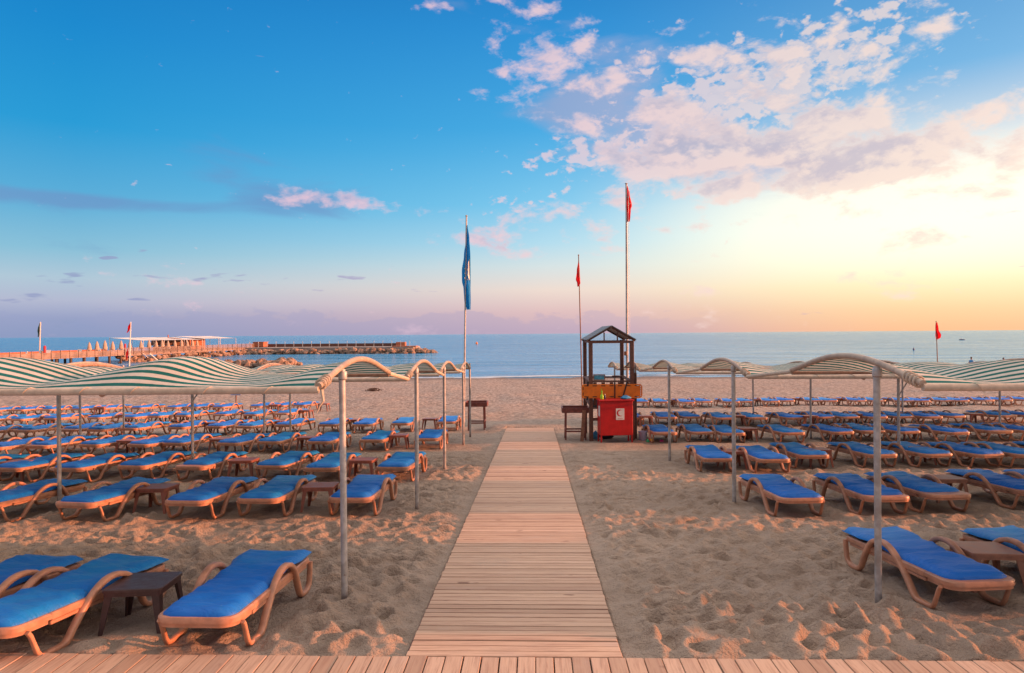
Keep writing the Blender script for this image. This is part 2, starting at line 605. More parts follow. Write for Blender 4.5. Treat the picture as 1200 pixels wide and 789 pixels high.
    def build(self, name, mat, parent=None, smooth=False, angle=40):
        me = bpy.data.meshes.new(name)
        me.from_pydata([tuple(p) for p in self.v], [], self.f)
        me.update()
        me.materials.append(mat)
        if smooth:
            me.polygons.foreach_set("use_smooth", [True] * len(me.polygons))
            try:
                me.set_sharp_from_angle(angle=R(angle))
            except Exception:
                pass
        o = bpy.data.objects.new(name, me)
        col.objects.link(o)
        if parent is not None:
            o.parent = parent
        return o


def tag(o, label=None, cat=None, group=None, kind=None):
    if label:
        o["label"] = label
    if cat:
        o["category"] = cat
    if group:
        o["group"] = group
    if kind:
        o["kind"] = kind
    return o


def thing(name, label, cat, loc=(0, 0, 0), rot=(0, 0, 0), group=None):
    o = bpy.data.objects.new(name, None)
    o.empty_display_size = 0.2
    col.objects.link(o)
    o.location = loc
    o.rotation_euler = rot
    return tag(o, label, cat, group)


KIDS = {}


def children_of(o):
    return KIDS.get(o.name, [])


def remember(root):
    """record the parts of a prototype so that it can be copied quickly"""
    for o in col.objects:
        if o.parent is not None:
            KIDS.setdefault(o.parent.name, [])
            if o not in KIDS[o.parent.name]:
                KIDS[o.parent.name].append(o)


def copy_tree(o, parent=None):
    c = o.copy()
    col.objects.link(c)
    if parent is not None:
        c.parent = parent
    for ch in children_of(o):
        copy_tree(ch, c)
    return c


# ------------------------------------------------------------------ ground
def hash2(ix, iy, seed):
    h = (ix.astype(np.int64) * 374761393 + iy.astype(np.int64) * 668265263 + seed * 974634331) & 0xFFFFFFFF
    h = ((h ^ (h >> 13)) * 1274126177) & 0xFFFFFFFF
    h = (h ^ (h >> 16)) & 0xFFFFFFFF
    return h.astype(np.float64) / 4294967295.0


def vnoise(x, y, seed):
    ix, iy = np.floor(x), np.floor(y)
    fx, fy = x - ix, y - iy
    fx = fx * fx * fx * (fx * (fx * 6 - 15) + 10)
    fy = fy * fy * fy * (fy * (fy * 6 - 15) + 10)
    a = hash2(ix, iy, seed)
    b = hash2(ix + 1, iy, seed)
    c = hash2(ix, iy + 1, seed)
    d = hash2(ix + 1, iy + 1, seed)
    return (a + (b - a) * fx) * (1 - fy) + (c + (d - c) * fx) * fy - 0.5


BW_L, BW_R, BW_END = -0.975, 0.635, 23.3     # boardwalk edges and end
DECK_Y = 5.05


TFLAT = []


def build_sand():
    ys = np.concatenate([np.linspace(3.0, 4.7, 12, endpoint=False), 4.7 * np.exp(np.linspace(0, math.log(17 / 4.7), 700, endpoint=False)), 17 * np.exp(np.linspace(0, math.log(140 / 17.0), 330))])
    rows = len(ys)
    cols = 1400
    u = np.linspace(-1, 1, cols)
    Y = np.repeat(ys[:, None], cols, 1)
    X = u[None, :] * (7.0 + 0.98 * Y)
    step = np.gradient(ys)[:, None] * np.ones_like(Y)
    Z = np.where(Y < 36, 0.25 - 0.045 * Y, -1.37 - 0.02 * (Y - 36))
    Z = np.where(Y > 74, Z - 0.03 * (Y - 74), Z)

    def fade(lam):
        return np.clip((lam / step - 2.2) / 2.5, 0, 1)
    wx = X + 0.35 * vnoise(X / 0.9, Y / 0.9, 3)
    wy = Y + 0.35 * vnoise(X / 0.9 + 50, Y / 0.9, 4)
    B = np.zeros_like(Z)
    B += 0.05 * vnoise(X / 4.5, Y / 4.5, 1)
    B += 0.012 * vnoise(wx / 1.1, wy / 1.1, 2) * fade(1.1)
    n = vnoise(wx / 0.42, wy / 0.30, 5)
    B += 0.018 * n * fade(0.38)
    rd = 0.5 - np.abs(vnoise(wx / 0.30 + wy * 0.6, wy / 0.22, 6)) * 2
    B += 0.020 * rd * fade(0.24)
    rd2 = 0.5 - np.abs(vnoise(wx / 0.16 - wy * 0.8, wy / 0.11, 16)) * 2
    B += 0.028 * rd2 * fade(0.13)
    B += 0.040 * vnoise(wx / 0.19, wy / 0.11, 7) * fade(0.13)
    B += 0.017 * vnoise(wx / 0.095, wy / 0.065, 8) * fade(0.08)
    far = np.clip((Y - 13) / 10, 0, 1)
    B += far * (0.085 * vnoise(wx / 0.62, wy / 0.75, 21) * fade(0.60) + 0.10 * vnoise(X / 1.3, Y / 1.5, 22) * fade(1.3) + 0.12 * vnoise(X / 2.4, Y / 2.6, 23) * fade(2.4))
    # footprints
    for k in range(6500):
        fy = 5.0 + 11.0 * RNG.random() ** 1.4
        fx = (RNG.random() * 2 - 1) * (2 + 0.85 * fy)
        a = RNG.random() * math.pi
        r1, r2 = 0.075 + 0.05 * RNG.random(), 0.05 + 0.03 * RNG.random()
        i0, i1 = np.searchsorted(ys, [fy - 0.45, fy + 0.45])
        hw = 7.0 + 0.98 * fy
        j0 = int(np.clip(((fx - 0.5) / hw + 1) / 2 * (cols - 1) - 4, 0, cols - 1))
        j1 = int(np.clip(((fx + 0.5) / hw + 1) / 2 * (cols - 1) + 5, 0, cols))
        dx, dy = X[i0:i1, j0:j1] - fx, Y[i0:i1, j0:j1] - fy
        p, q = (dx * math.cos(a) + dy * math.sin(a)) / r1, (-dx * math.sin(a) + dy * math.cos(a)) / r2
        d2 = p * p + q * q
        B[i0:i1, j0:j1] += (0.014 + 0.022 * RNG.random()) * (-np.exp(-d2) + 0.55 * np.exp(-(np.sqrt(d2) - 1.7) ** 2 * 2.2))
    # sand trodden down under the loungers, heaped a little round their feet
    for (ox, oy, yw) in FLAT:
        if oy > 60:
            continue
        i0, i1 = np.searchsorted(ys, [oy - 0.5, oy + 2.5])
        hw = 7.0 + 0.98 * (oy + 1)
        j0 = int(np.clip(((ox - 1.6) / hw + 1) / 2 * (cols - 1) - 20, 0, cols - 1))
        j1 = int(np.clip(((ox + 1.6) / hw + 1) / 2 * (cols - 1) + 20, 0, cols))
        if i1 <= i0 or j1 <= j0:
            continue
        dx, dy = X[i0:i1, j0:j1] - ox, Y[i0:i1, j0:j1] - oy
        p = dx * math.cos(yw) + dy * math.sin(yw)
        q = -dx * math.sin(yw) + dy * math.cos(yw)
        rail = np.exp(-((np.abs(p) - 0.33) / 0.10) ** 2) * np.clip((q - 0.25) / 0.15, 0, 1) * np.clip((1.95 - q) / 0.15, 0, 1)
        bed = np.clip((0.62 - np.abs(p)) / 0.2, 0, 1) * np.clip((q + 0.12) / 0.2, 0, 1) * np.clip((2.1 - q) / 0.2, 0, 1)
        B[i0:i1, j0:j1] = B[i0:i1, j0:j1] * (1 - 0.55 * bed) * (1 - 0.8 * rail) - 0.012 * bed
    for (ox, oy) in TFLAT:
        i0, i1 = np.searchsorted(ys, [oy - 0.7, oy + 0.7])
        d2 = ((X[i0:i1] - ox) ** 2 + (Y[i0:i1] - oy) ** 2)
        k = np.clip((0.60 - np.sqrt(d2)) / 0.25, 0, 1)
        B[i0:i1] = B[i0:i1] * (1 - 0.85 * k) - 0.015 * k
    shore = np.clip((Y - 60) / 12, 0, 1)
    B = B * (1 - 0.5 * shore)
    # sand kept below the boardwalk and the deck, drifted up against their edges
    ex = np.maximum(BW_L - X, X - BW_R)
    inside = np.clip((0.02 - ex) / 0.05, 0, 1) * np.clip((BW_END + 0.1 - Y) / 0.25, 0, 1)
    near = np.clip(1 - np.abs(ex - 0.05) / 0.25, 0, 1) * np.clip((BW_END - Y) / 0.3, 0, 1)
    B = B * (1 - 0.75 * near) - 0.015 * near
    dk = np.clip((DECK_Y + 0.02 - Y) / 0.05, 0, 1)
    nd = np.clip(1 - np.abs(Y - DECK_Y - 0.05) / 0.25, 0, 1)
    B = B * (1 - 0.6 * nd)
    B = B * (1 - inside) - 0.10 * inside
    B = B * (1 - dk) - 0.12 * dk
    Z = Z + B
    V = np.stack([X, Y, Z], -1).reshape(-1, 3)
    i = np.arange(rows - 1)[:, None] * cols + np.arange(cols - 1)[None, :]
    F = np.stack([i, i + 1, i + cols + 1, i + cols], -1).reshape(-1, 4)
    me = bpy.data.meshes.new("sand")
    me.vertices.add(len(V))
    me.vertices.foreach_set("co", V.astype(np.float32).ravel())
    me.loops.add(F.size)
    me.loops.foreach_set("vertex_index", F.astype(np.int32).ravel())
    me.polygons.add(len(F))
    me.polygons.foreach_set("loop_start", np.arange(0, F.size, 4, dtype=np.int32))
    me.polygons.foreach_set("use_smooth", np.ones(len(F), dtype=bool))
    me.update(calc_edges=True)
    me.validate()
    me.materials.append(MAT["sand"])
    o = bpy.data.objects.new("sand", me)
    col.objects.link(o)
    tag(o, kind="structure")


FLAT = []

# sea: one sheet to the horizon
m = MB()
xs = [-40000, -3000, -400, 400, 3000, 40000]
yy = [58, 300, 3000, 45000]
for a in range(len(yy)):
    for b_ in range(len(xs)):
        m.v.append((xs[b_], yy[a], SEA))
for a in range(len(yy) - 1):
    for b_ in range(len(xs) - 1):
        i = a * len(xs) + b_
        m.f.append((i, i + 1, i + 1 + len(xs), i + len(xs)))
tag(m.build("sea", MAT["sea"]), kind="structure")

# thin swash line where the water meets the beach
m = MB()
nx = 260
for i in range(nx + 1):
    x = -75 + 150 * i / nx
    yc = 71.0 + 1.2 * math.sin(x * 0.11) + 0.6 * math.sin(x * 0.37 + 1) + 0.25 * math.sin(x * 1.3)
    w = max(0.05, 0.5 + 0.5 * math.sin(x * 0.23 + 2) + 0.3 * math.sin(x * 0.9))
    m.v += [(x, yc - w, SEA + 0.05), (x, yc - w * 0.3, SEA + 0.13), (x, yc + w * 0.4, SEA + 0.12), (x, yc + w, SEA + 0.03)]
for i in range(nx):
    for k in range(3):
        a = i * 4 + k
        m.f.append((a, a + 4, a + 5, a + 1))
tag(m.build("foam", MAT["foam"], smooth=True), kind="stuff")

# ------------------------------------------------------------------ boardwalk and deck
m = MB()
y = DECK_Y + 0.006
k = 0
rr = random.Random(3)
while y < BW_END:
    w = 0.087 + rr.uniform(-0.004, 0.004)
    zt = g0(y + w / 2) + 0.035 + rr.uniform(-0.0025, 0.0025)
    xl, xr = BW_L + rr.uniform(-0.005, 0.005), BW_R + rr.uniform(-0.005, 0.005)
    m.box(((xl + xr) / 2, y + w / 2, zt - 0.014), (xr - xl, w, 0.028), rot=(-math.atan(0.045) + rr.uniform(-.008, .008), rr.uniform(-.0015, .0015), rr.uniform(-.0012, .0012)), bev=0.004)
    gap = rr.choice([0.007, 0.009, 0.010, 0.013, 0.018])
    y += w + gap
tag(m.build("boardwalk", MAT["planks_x"]), kind="structure")
m = MB()
for x in (BW_L + 0.01, BW_R - 0.02):
    m.bar((x, DECK_Y + 0.02, g0(DECK_Y) - 0.035), (x, BW_END - 0.02, g0(BW_END) - 0.035), 0.05, 0.075)
tag(m.build("boardwalk_kerb", MAT["brownwood"]), kind="structure")

m = MB()
x = -9.0
while x < 9.0:
    w = 0.124 + rr.uniform(-0.003, 0.003)
    y0, y1 = 2.6, DECK_Y - rr.uniform(0, 0.012)
    m.box((x + w / 2, (y0 + y1) / 2, g0(DECK_Y) + 0.034 - 0.016 + rr.uniform(-0.002, 0.002)), (w, y1 - y0, 0.032), rot=(0, rr.uniform(-.006, .006), rr.uniform(-.0008, .0008)), bev=0.004)
    x += w + rr.choice([0.006, 0.008, 0.010])
tag(m.build("deck", MAT["planks_y"]), kind="structure")

# ------------------------------------------------------------------ sun loungers
SLOPE = -math.atan(0.045)


def spline(pts, n):
    """Catmull-Rom through 2-D points"""
    out = []
    P = [pts[0]] + list(pts) + [pts[-1]]
    for i in range(1, len(P) - 2):
        p0, p1, p2, p3 = P[i - 1], P[i], P[i + 1], P[i + 2]
        for k in range(n):
            t = k / n
            out.append(tuple(0.5 * (2 * p1[j] + (p2[j] - p0[j]) * t + (2 * p0[j] - 5 * p1[j] + 4 * p2[j] - p3[j]) * t * t + (3 * p1[j] - p0[j] - 3 * p2[j] + p3[j]) * t ** 3) for j in range(2)))
    out.append(tuple(pts[-1]))
    return out


ARM = [(0.300, 0.238), (0.330, 0.200), (0.37, 0.11), (0.42, 0.022), (0.53, 0.018), (0.645, 0.024), (0.72, 0.115), (0.82, 0.235), (0.93, 0.335), (1.04, 0.395), (1.15, 0.410),
       (1.26, 0.388), (1.36, 0.315), (1.445, 0.185), (1.515, 0.055), (1.585, 0.018), (1.69, 0.018), (1.765, 0.055), (1.79, 0.14), (1.80, 0.27)]
ARM_S = spline(ARM, 2)
FOOT = 0.175


def bed_z(y):
    return 0.298 + 0.012 * max(0.0, (y - 0.9)) / 0.9


def rounded_foot(hw, L, r, y0=0.0, n=6):
    pts = []
    for k in range(n + 1):
        a = math.pi + (math.pi / 2) * k / n
        pts.append((-hw + r + r * math.cos(a), y0 + r + r * math.sin(a)))
    for k in range(n + 1):
        a = 1.5 * math.pi + (math.pi / 2) * k / n
        pts.append((hw - r + r * math.cos(a), y0 + r + r * math.sin(a)))
    pts += [(hw, L), (-hw, L)]
    return pts


def make_bed():
    m = MB()
    # foot plate with a rounded nose, two long rails, slats between them
    plate = rounded_foot(0.325, 0.52, 0.13, FOOT)
    m.prism(plate, 0.258, 0.304, 0.014)
    m.prism(rounded_foot(0.313, 0.50, 0.12, FOOT + 0.013), 0.226, 0.255, 0.0)
    for s in (-1, 1):
        a, b = Vector((s * 0.295, 0.525, 0.272)), Vector((s * 0.295, 1.80, 0.280))
        m.bar(a, b, 0.055, 0.062, bev=0.010)
        m.bar(a + Vector((0, 0, -0.048)), b + Vector((0, -0.05, -0.046)), 0.040, 0.030, bev=0.006)
    y = 0.56
    while y < 1.75:
        m.box((0, y, bed_z(y) - 0.018), (0.532, 0.055, 0.018), bev=0.005)
        y += 0.078
    m.box((0, 1.815, 0.284), (0.60, 0.045, 0.060), bev=0.012)
    return m


def make_side(s):
    m = MB()
    m.sweep_yz(ARM_S, s * 0.330, 0.060, 0.046, 0.009, lambda q: 0.62 + 0.38 * min(1, max(0, (q - 0.10) / 0.18)) - 0.22 * max(0, (q - 0.70) / 0.3))
    return m


def make_mattress(y0, seed, L=1.88):
    """cushion: a closed rounded slab with creases across it and a hollow along the back half"""
    rr = random.Random(seed)
    nx, ny = 12, 44
    hw = 0.292
    y1 = L
    ph = [rr.uniform(0, 6.28) for _ in range(8)]
    fold = 0.95 + rr.uniform(-0.04, 0.04)
    top, bot = [], []
    for j in range(ny + 1):
        q = j / ny
        y = y0 + (y1 - y0) * q
        dy = min(y - y0, y1 - y)
        # rounded plan at the foot
        rc = 0.11
        h = hw + 0.040 * max(0.0, min(1.0, (y - 1.42) / 0.12))
        if y - y0 < rc:
            h = hw - rc + math.sqrt(max(0.0, rc * rc - (rc - (y - y0)) ** 2)) * 1.0
            h = max(h, hw - rc + 0.005)
        for i in range(nx + 1):
            p = -1 + 2 * i / nx
            x = p * h
            ed = min(1.0, dy / 0.05) if dy < 0.05 else 1.0
            ex = 1 - abs(p) ** 7
            th = 0.052 * math.sqrt(max(0.0, 1 - (1 - ed) ** 2)) * math.sqrt(max(0.0, ex)) 
            wr = 0.008 * math.sin(17 * y + 3 * x + ph[0]) * math.sin(7 * x + ph[1]) + 0.007 * math.sin(29 * y - 9 * x + ph[2]) * math.sin(3 * y + 11 * x + ph[4]) + 0.005 * math.sin(53 * y + 14 * x + ph[5]) * math.sin(5 * y + ph[6])
            wr *= min(1.0, th / 0.03)
            cr = -(0.026 * math.exp(-((y - fold - 0.02 * math.sin(6 * x + ph[3])) / 0.020) ** 2) + 0.010 * math.exp(-((y - fold - 0.42 + 0.03 * math.sin(5 * x + ph[1])) / 0.018) ** 2)) * min(1.0, th / 0.03)
            back = max(0.0, min(1.0, (y - 0.95) / 0.5))
            hol = 0.030 * back * p * p
            zb = bed_z(y) + 0.004 + hol
            top.append((x, y, zb + 0.008 + th + wr + cr))
            bot.append((x, y, zb))
    vs = top + bot
    N = (nx + 1) * (ny + 1)
    fs = []
    for j in range(ny):
        for i in range(nx):
            a = j * (nx + 1) + i
            fs.append((a, a + 1, a + nx + 2, a + nx + 1))
            fs.append((N + a, N + a + nx + 1, N + a + nx + 2, N + a + 1))
    for j in range(ny):
        a, b = j * (nx + 1), (j + 1) * (nx + 1)
        fs.append((a, b, N + b, N + a))
        a, b = j * (nx + 1) + nx, (j + 1) * (nx + 1) + nx
        fs.append((b, a, N + a, N + b))
    for i in range(nx):
        fs.append((i + 1, i, N + i, N + i + 1))
        a = ny * (nx + 1) + i
        fs.append((a, a + 1, N + a + 1, N + a))
    m = MB()
    m.add(vs, fs)
    return m


ORD = ["first", "second", "third", "fourth", "fifth", "sixth", "seventh", "eighth", "ninth", "tenth", "eleventh", "twelfth", "thirteenth", "fourteenth"]

bed_me = make_bed().build("bed_frame", MAT["plastic"], smooth=True, angle=35)
side_r = make_side(1).build("side_frame", MAT["plastic"], smooth=True, angle=50)
side_l = make_side(-1).build("side_frame", MAT["plastic"], smooth=True, angle=50)
mat_me = []
for i, y0 in enumerate((0.19, 0.20, 0.24, 0.30, 0.195, 0.38)):
    mat_me.append(make_mattress(y0, 20 + i, 1.82 + 0.02 * (i % 3)).build("mattress", MAT["mattress"], smooth=True, angle=60))
# the first lounger takes these parts itself, the others take copies
protos = {}
for i in range(len(mat_me)):
    pass
first_done = []


def lounger(px, py, side, label, group, var=None, yaw_deg=None):
    """side -1: left of the boardwalk, px/py is the foot of its right front leg; +1: right of it, its left front leg"""
    P = on_ground(px, py)
    yw = R(yaw_deg if yaw_deg is not None else (max(0.0, min(9.0, (1.3 if side < 0 else 2.0) * (abs(P.x) - 2.6))) * side + random.uniform(-2.5, 2.5)))
    lx, ly = (0.330 if side < 0 else -0.330), 0.42
    ox = P.x - (lx * math.cos(yw) - ly * math.sin(yw))
    oy = P.y - (lx * math.sin(yw) + ly * math.cos(yw))
    t = thing("sun_lounger", label, "sun lounger", (ox, oy, g0(oy) - 0.004), (SLOPE, 0, yw), group)
    FLAT.append((ox, oy, yw))
    v = var if var is not None else random.choices(range(6), (4, 4, 2, 2, 4, 1))[0]
    for src in (bed_me, side_r, side_l, mat_me[v]):
        if src not in first_done:
            c = src
            first_done.append(src)
        else:
            c = src.copy()
            col.objects.link(c)
        c.parent = t
    return t


LEFT_ROWS = [
    [(292, 757), (47, 771), (-73, 769)],
    [(440, 604), (334, 605), (251, 608), (123, 611), (9, 612)],
    [(482.5, 564), (399, 565), (341, 562), (248, 563), (180, 562), (106, 565), (36, 565), (-40, 567)],
    [(516, 526), (452, 528), (391, 530), (333, 530), (286, 532), (222, 532), (181, 534), (125, 534), (64, 535.5), (11, 537.5)],
    [(535, 504), (482, 506), (437, 507.5), (397, 507.5), (346, 508), (300, 510), (266, 510), (222, 511), (166, 512.5), (128, 514), (94, 514), (42, 515), (-8, 517)],
    [(341, 492.5), (305, 494), (269, 494), (225, 495), (193, 496), (164, 497.5), (123, 498), (72, 499), (33, 500), (-6, 501)],
    [(360, 481.5), (336, 482), (309, 483), (266, 484), (236, 484), (211, 484.5), (170, 485), (128, 485.5), (100, 486.5), (65, 487), (32, 487.5), (3, 488)],
]
RIGHT_ROWS = [
    [(1093, 713), (1266, 711), (1372, 712)],
    [(908, 605), (1007, 603.5), (1079.5, 601), (1187, 596.5), (1262, 596)],
    [(821, 552.8), (885, 554), (932, 548.7), (1012, 548), (1076, 547.5), (1137, 548), (1184, 548), (1250, 547)],
    [(765, 518.7), (808, 518), (844, 519.3), (914, 519), (972, 518), (1008, 517), (1049, 517.5), (1106, 518.7), (1157, 517), (1196, 516.7)],
    [(732, 498.5), (771, 498), (799.5, 497.6), (839, 499), (877, 499), (920.6, 499), (956, 498), (984.5, 498), (1017, 498), (1047, 497.5), (1081, 498), (1109, 497), (1169, 496.5), (1197, 496)],
    [(745, 477.5), (767.5, 477.5), (799, 478), (819, 477), (851, 477.5), (868, 477), (898, 476.7), (916, 476), (948, 476), (966, 476), (999.6, 476), (1022, 476), (1055, 476.5), (1073.6, 476.5), (1102, 476), (1119, 476), (1149, 475.8), (1170, 475.5), (1196, 475)],
]
SPECIAL = {
    ("L", 0, 0): ("blue lounger right of the dark brown side table, nearest the left shade pole", 1, -1.0),
    ("L", 0, 1): ("blue lounger left of the dark brown side table, its head end faded teal", 4, -9.0),
    ("L", 0, 2): ("blue lounger cut off by the picture edge, in the row touching the deck", 0, -8.0),
    ("R", 0, 0): ("blue lounger behind the tall grey shade pole, its bare foot plate showing", 2, 6.0),
    ("R", 0, 1): ("blue lounger beyond the tan side table in the nearest row, half out of view", 0, 8.0),
}
for code, rows, sd, side in (("L", LEFT_ROWS, "left", -1), ("R", RIGHT_ROWS, "right", 1)):
    for i, row in enumerate(rows):
        for j, (px, py) in enumerate(row):
            lab, var, yw = SPECIAL.get((code, i, j), (None, None, None))
            if lab is None:
                lab = f"blue-cushioned brown lounger {sd} of the boardwalk, {ORD[i]} row from the deck, {j + 1 if j >= len(ORD) else ORD[j]} out"
                if j >= len(ORD):
                    lab = f"blue-cushioned brown lounger {sd} of the boardwalk, {ORD[i]} row from the deck, {ORD[len(row) - 1 - j]} from the edge"
            if code == "R" and i == 1 and j in (1, 2):
                var = (3, 5)[j - 1]
            lounger(px, py, side, lab, f"sun loungers {sd} of the boardwalk", var, yw)

# ------------------------------------------------------------------ side tables
def make_table(mat):
    t = thing("side_table", "x", "side table")
    m = MB()
    r, hw = 0.035, 0.24
    pts = []
    for cx, cy, a0 in ((hw - r, hw - r, 0), (-hw + r, hw - r, 90), (-hw + r, -hw + r, 180), (hw - r, -hw + r, 270)):
        for k in range(5):
            a = R(a0 + 90 * k / 4)
            pts.append((cx + r * math.cos(a), cy + r * math.sin(a)))
    m.prism(pts, 0.335, 0.362, 0.006)
    m.prism([(x * 0.965, y * 0.965) for x, y in pts], 0.300, 0.3325, 0)
    m.build("table_top", mat, t, smooth=True, angle=35)
    for sx in (-1, 1):
        for sy in (-1, 1):
            l = MB()
            # angled leg: an L in plan that widens towards the top and splays outwards
            for ax in (0, 1):
                w0, w1 = 0.030, 0.062
                top = Vector((sx * 0.220, sy * 0.220, 0.305))
                bot = Vector((sx * 0.252, sy * 0.252, -0.02))
                d = Vector((-sx, 0, 0)) if ax == 0 else Vector((0, -sy, 0))
                nrm = Vector((0, -sy, 0)) if ax == 0 else Vector((-sx, 0, 0))
                th = 0.012
                vs = [bot, bot + d * w0, bot + d * w0 + nrm * th, bot + nrm * th, top, top + d * w1, top + d * w1 + nrm * th, top + nrm * th]
                fs = [(0, 1, 2, 3), (4, 5, 6, 7), (0, 1, 5, 4), (1, 2, 6, 5), (2, 3, 7, 6), (3, 0, 4, 7)]
                if ax == 1:
                    vs = [v + Vector((0, -sy * 0.0125, 0)) for v in vs]
                l.add(vs, fs)
            l.build("leg", mat, t)
    remember(t)
    return t


TABLES = {"red": make_table(MAT["table_red"]), "tan": make_table(MAT["table_tan"]), "dark": make_table(MAT["table_dark"])}
table_used = set()


def table(px, py, kind, label, yaw_deg=None, dy=0.2):
    """px/py is the middle of the front edge of the table's footprint"""
    P = on_ground(px, py)
    src = TABLES[kind]
    if kind in table_used:
        o = copy_tree(src)
    else:
        o = src
        table_used.add(kind)
    yw = R(yaw_deg if yaw_deg is not None else random.uniform(-5, 5))
    o.location = (P.x, P.y + dy, g0(P.y + dy) - 0.006)
    TFLAT.append((P.x, P.y + dy))
    o.rotation_euler = (SLOPE, 0, yw)
    tag(o, label, "side table", "side tables between the loungers")


LT = [
    [(152, 740)],
    [(371, 598.5), (176, 600), (405, 585)],
    [(423, 561), (281, 561), (14, 563)],
    [(466, 526), (358, 529), (256, 531), (147, 533)],
    [(503, 503), (414, 504), (321, 506), (248, 508)],
    [(357, 491), (289, 493.5), (212, 494.5), (145, 497), (54, 499)],
    [(378, 481.5), (320, 483), (251, 484), (116, 486)],
]
RT = [
    [(1172, 692)],
    [(1116, 588)],
    [(861, 549), (962, 547), (1083, 544)],
    [(877, 517), (989, 515), (1070, 515.5)],
    [(757, 499.5), (866, 499), (951, 499.5), (1003, 497), (1145, 496.5)],
    [(788, 476.5), (886, 476), (931, 475), (982, 475), (1036, 475), (1080, 475), (1125, 474.5), (1179, 474.5)],
]
LT[1].pop()
for sd, rows in (("left", LT), ("right", RT)):
    for i, row in enumerate(rows):
        for j, (px, py) in enumerate(row):
            kind = "red"
            lab = f"low brown plastic side table {sd} of the boardwalk, {ORD[i]} row, {ORD[j]} out"
            if (sd, i) == ("left", 0):
                kind, lab = "dark", "dark brown plastic side table standing between the two nearest blue loungers"
            if (sd, i) == ("right", 0):
                kind, lab = "tan", "light brown side table beside the lounger behind the tall grey shade pole"
            if (sd, i) == ("right", 1):
                kind, lab = "tan", "light brown side table right of the boardwalk, in the second row of loungers"
            table(px, py, kind, lab, {("left", 0): 6, ("right", 0): -4}.get((sd, i)))

build_sand()

# ------------------------------------------------------------------ shade canopies
NEAR_R = [5.5, 9.95, 14.6, 19.4, 24.6]
NEAR_L = [5.6, 9.6, 13.4, 18.1]
XR = [3.10, 8.02, 13.4, 18.1, 22.9, 27.8]
XL = [-1.80, -7.65, -12.1, -16.6, -21.0]
XL_ROWS = [[-1.79, -7.3, -12.1, -16.6, -21.0], [-1.80, -7.36, -12.0, -16.6, -21.0], [-1.88, -7.2, -12.1, -16.6, -21.0], [-1.98, -7.55, -12.8, -17.0, -21.5]]
XR_FIRST = [3.07, 3.08, 3.0, 2.95, 2.95]
HOOP = 2.75


def hoop_z(s):
    """height above the line of the rails, s in metres from the front rail"""
    q = s / HOOP
    return 0.195 * math.sin(math.pi * min(1, max(0, q)) ** 0.95) ** 1.15 if 0 < q < 1 else 0.0


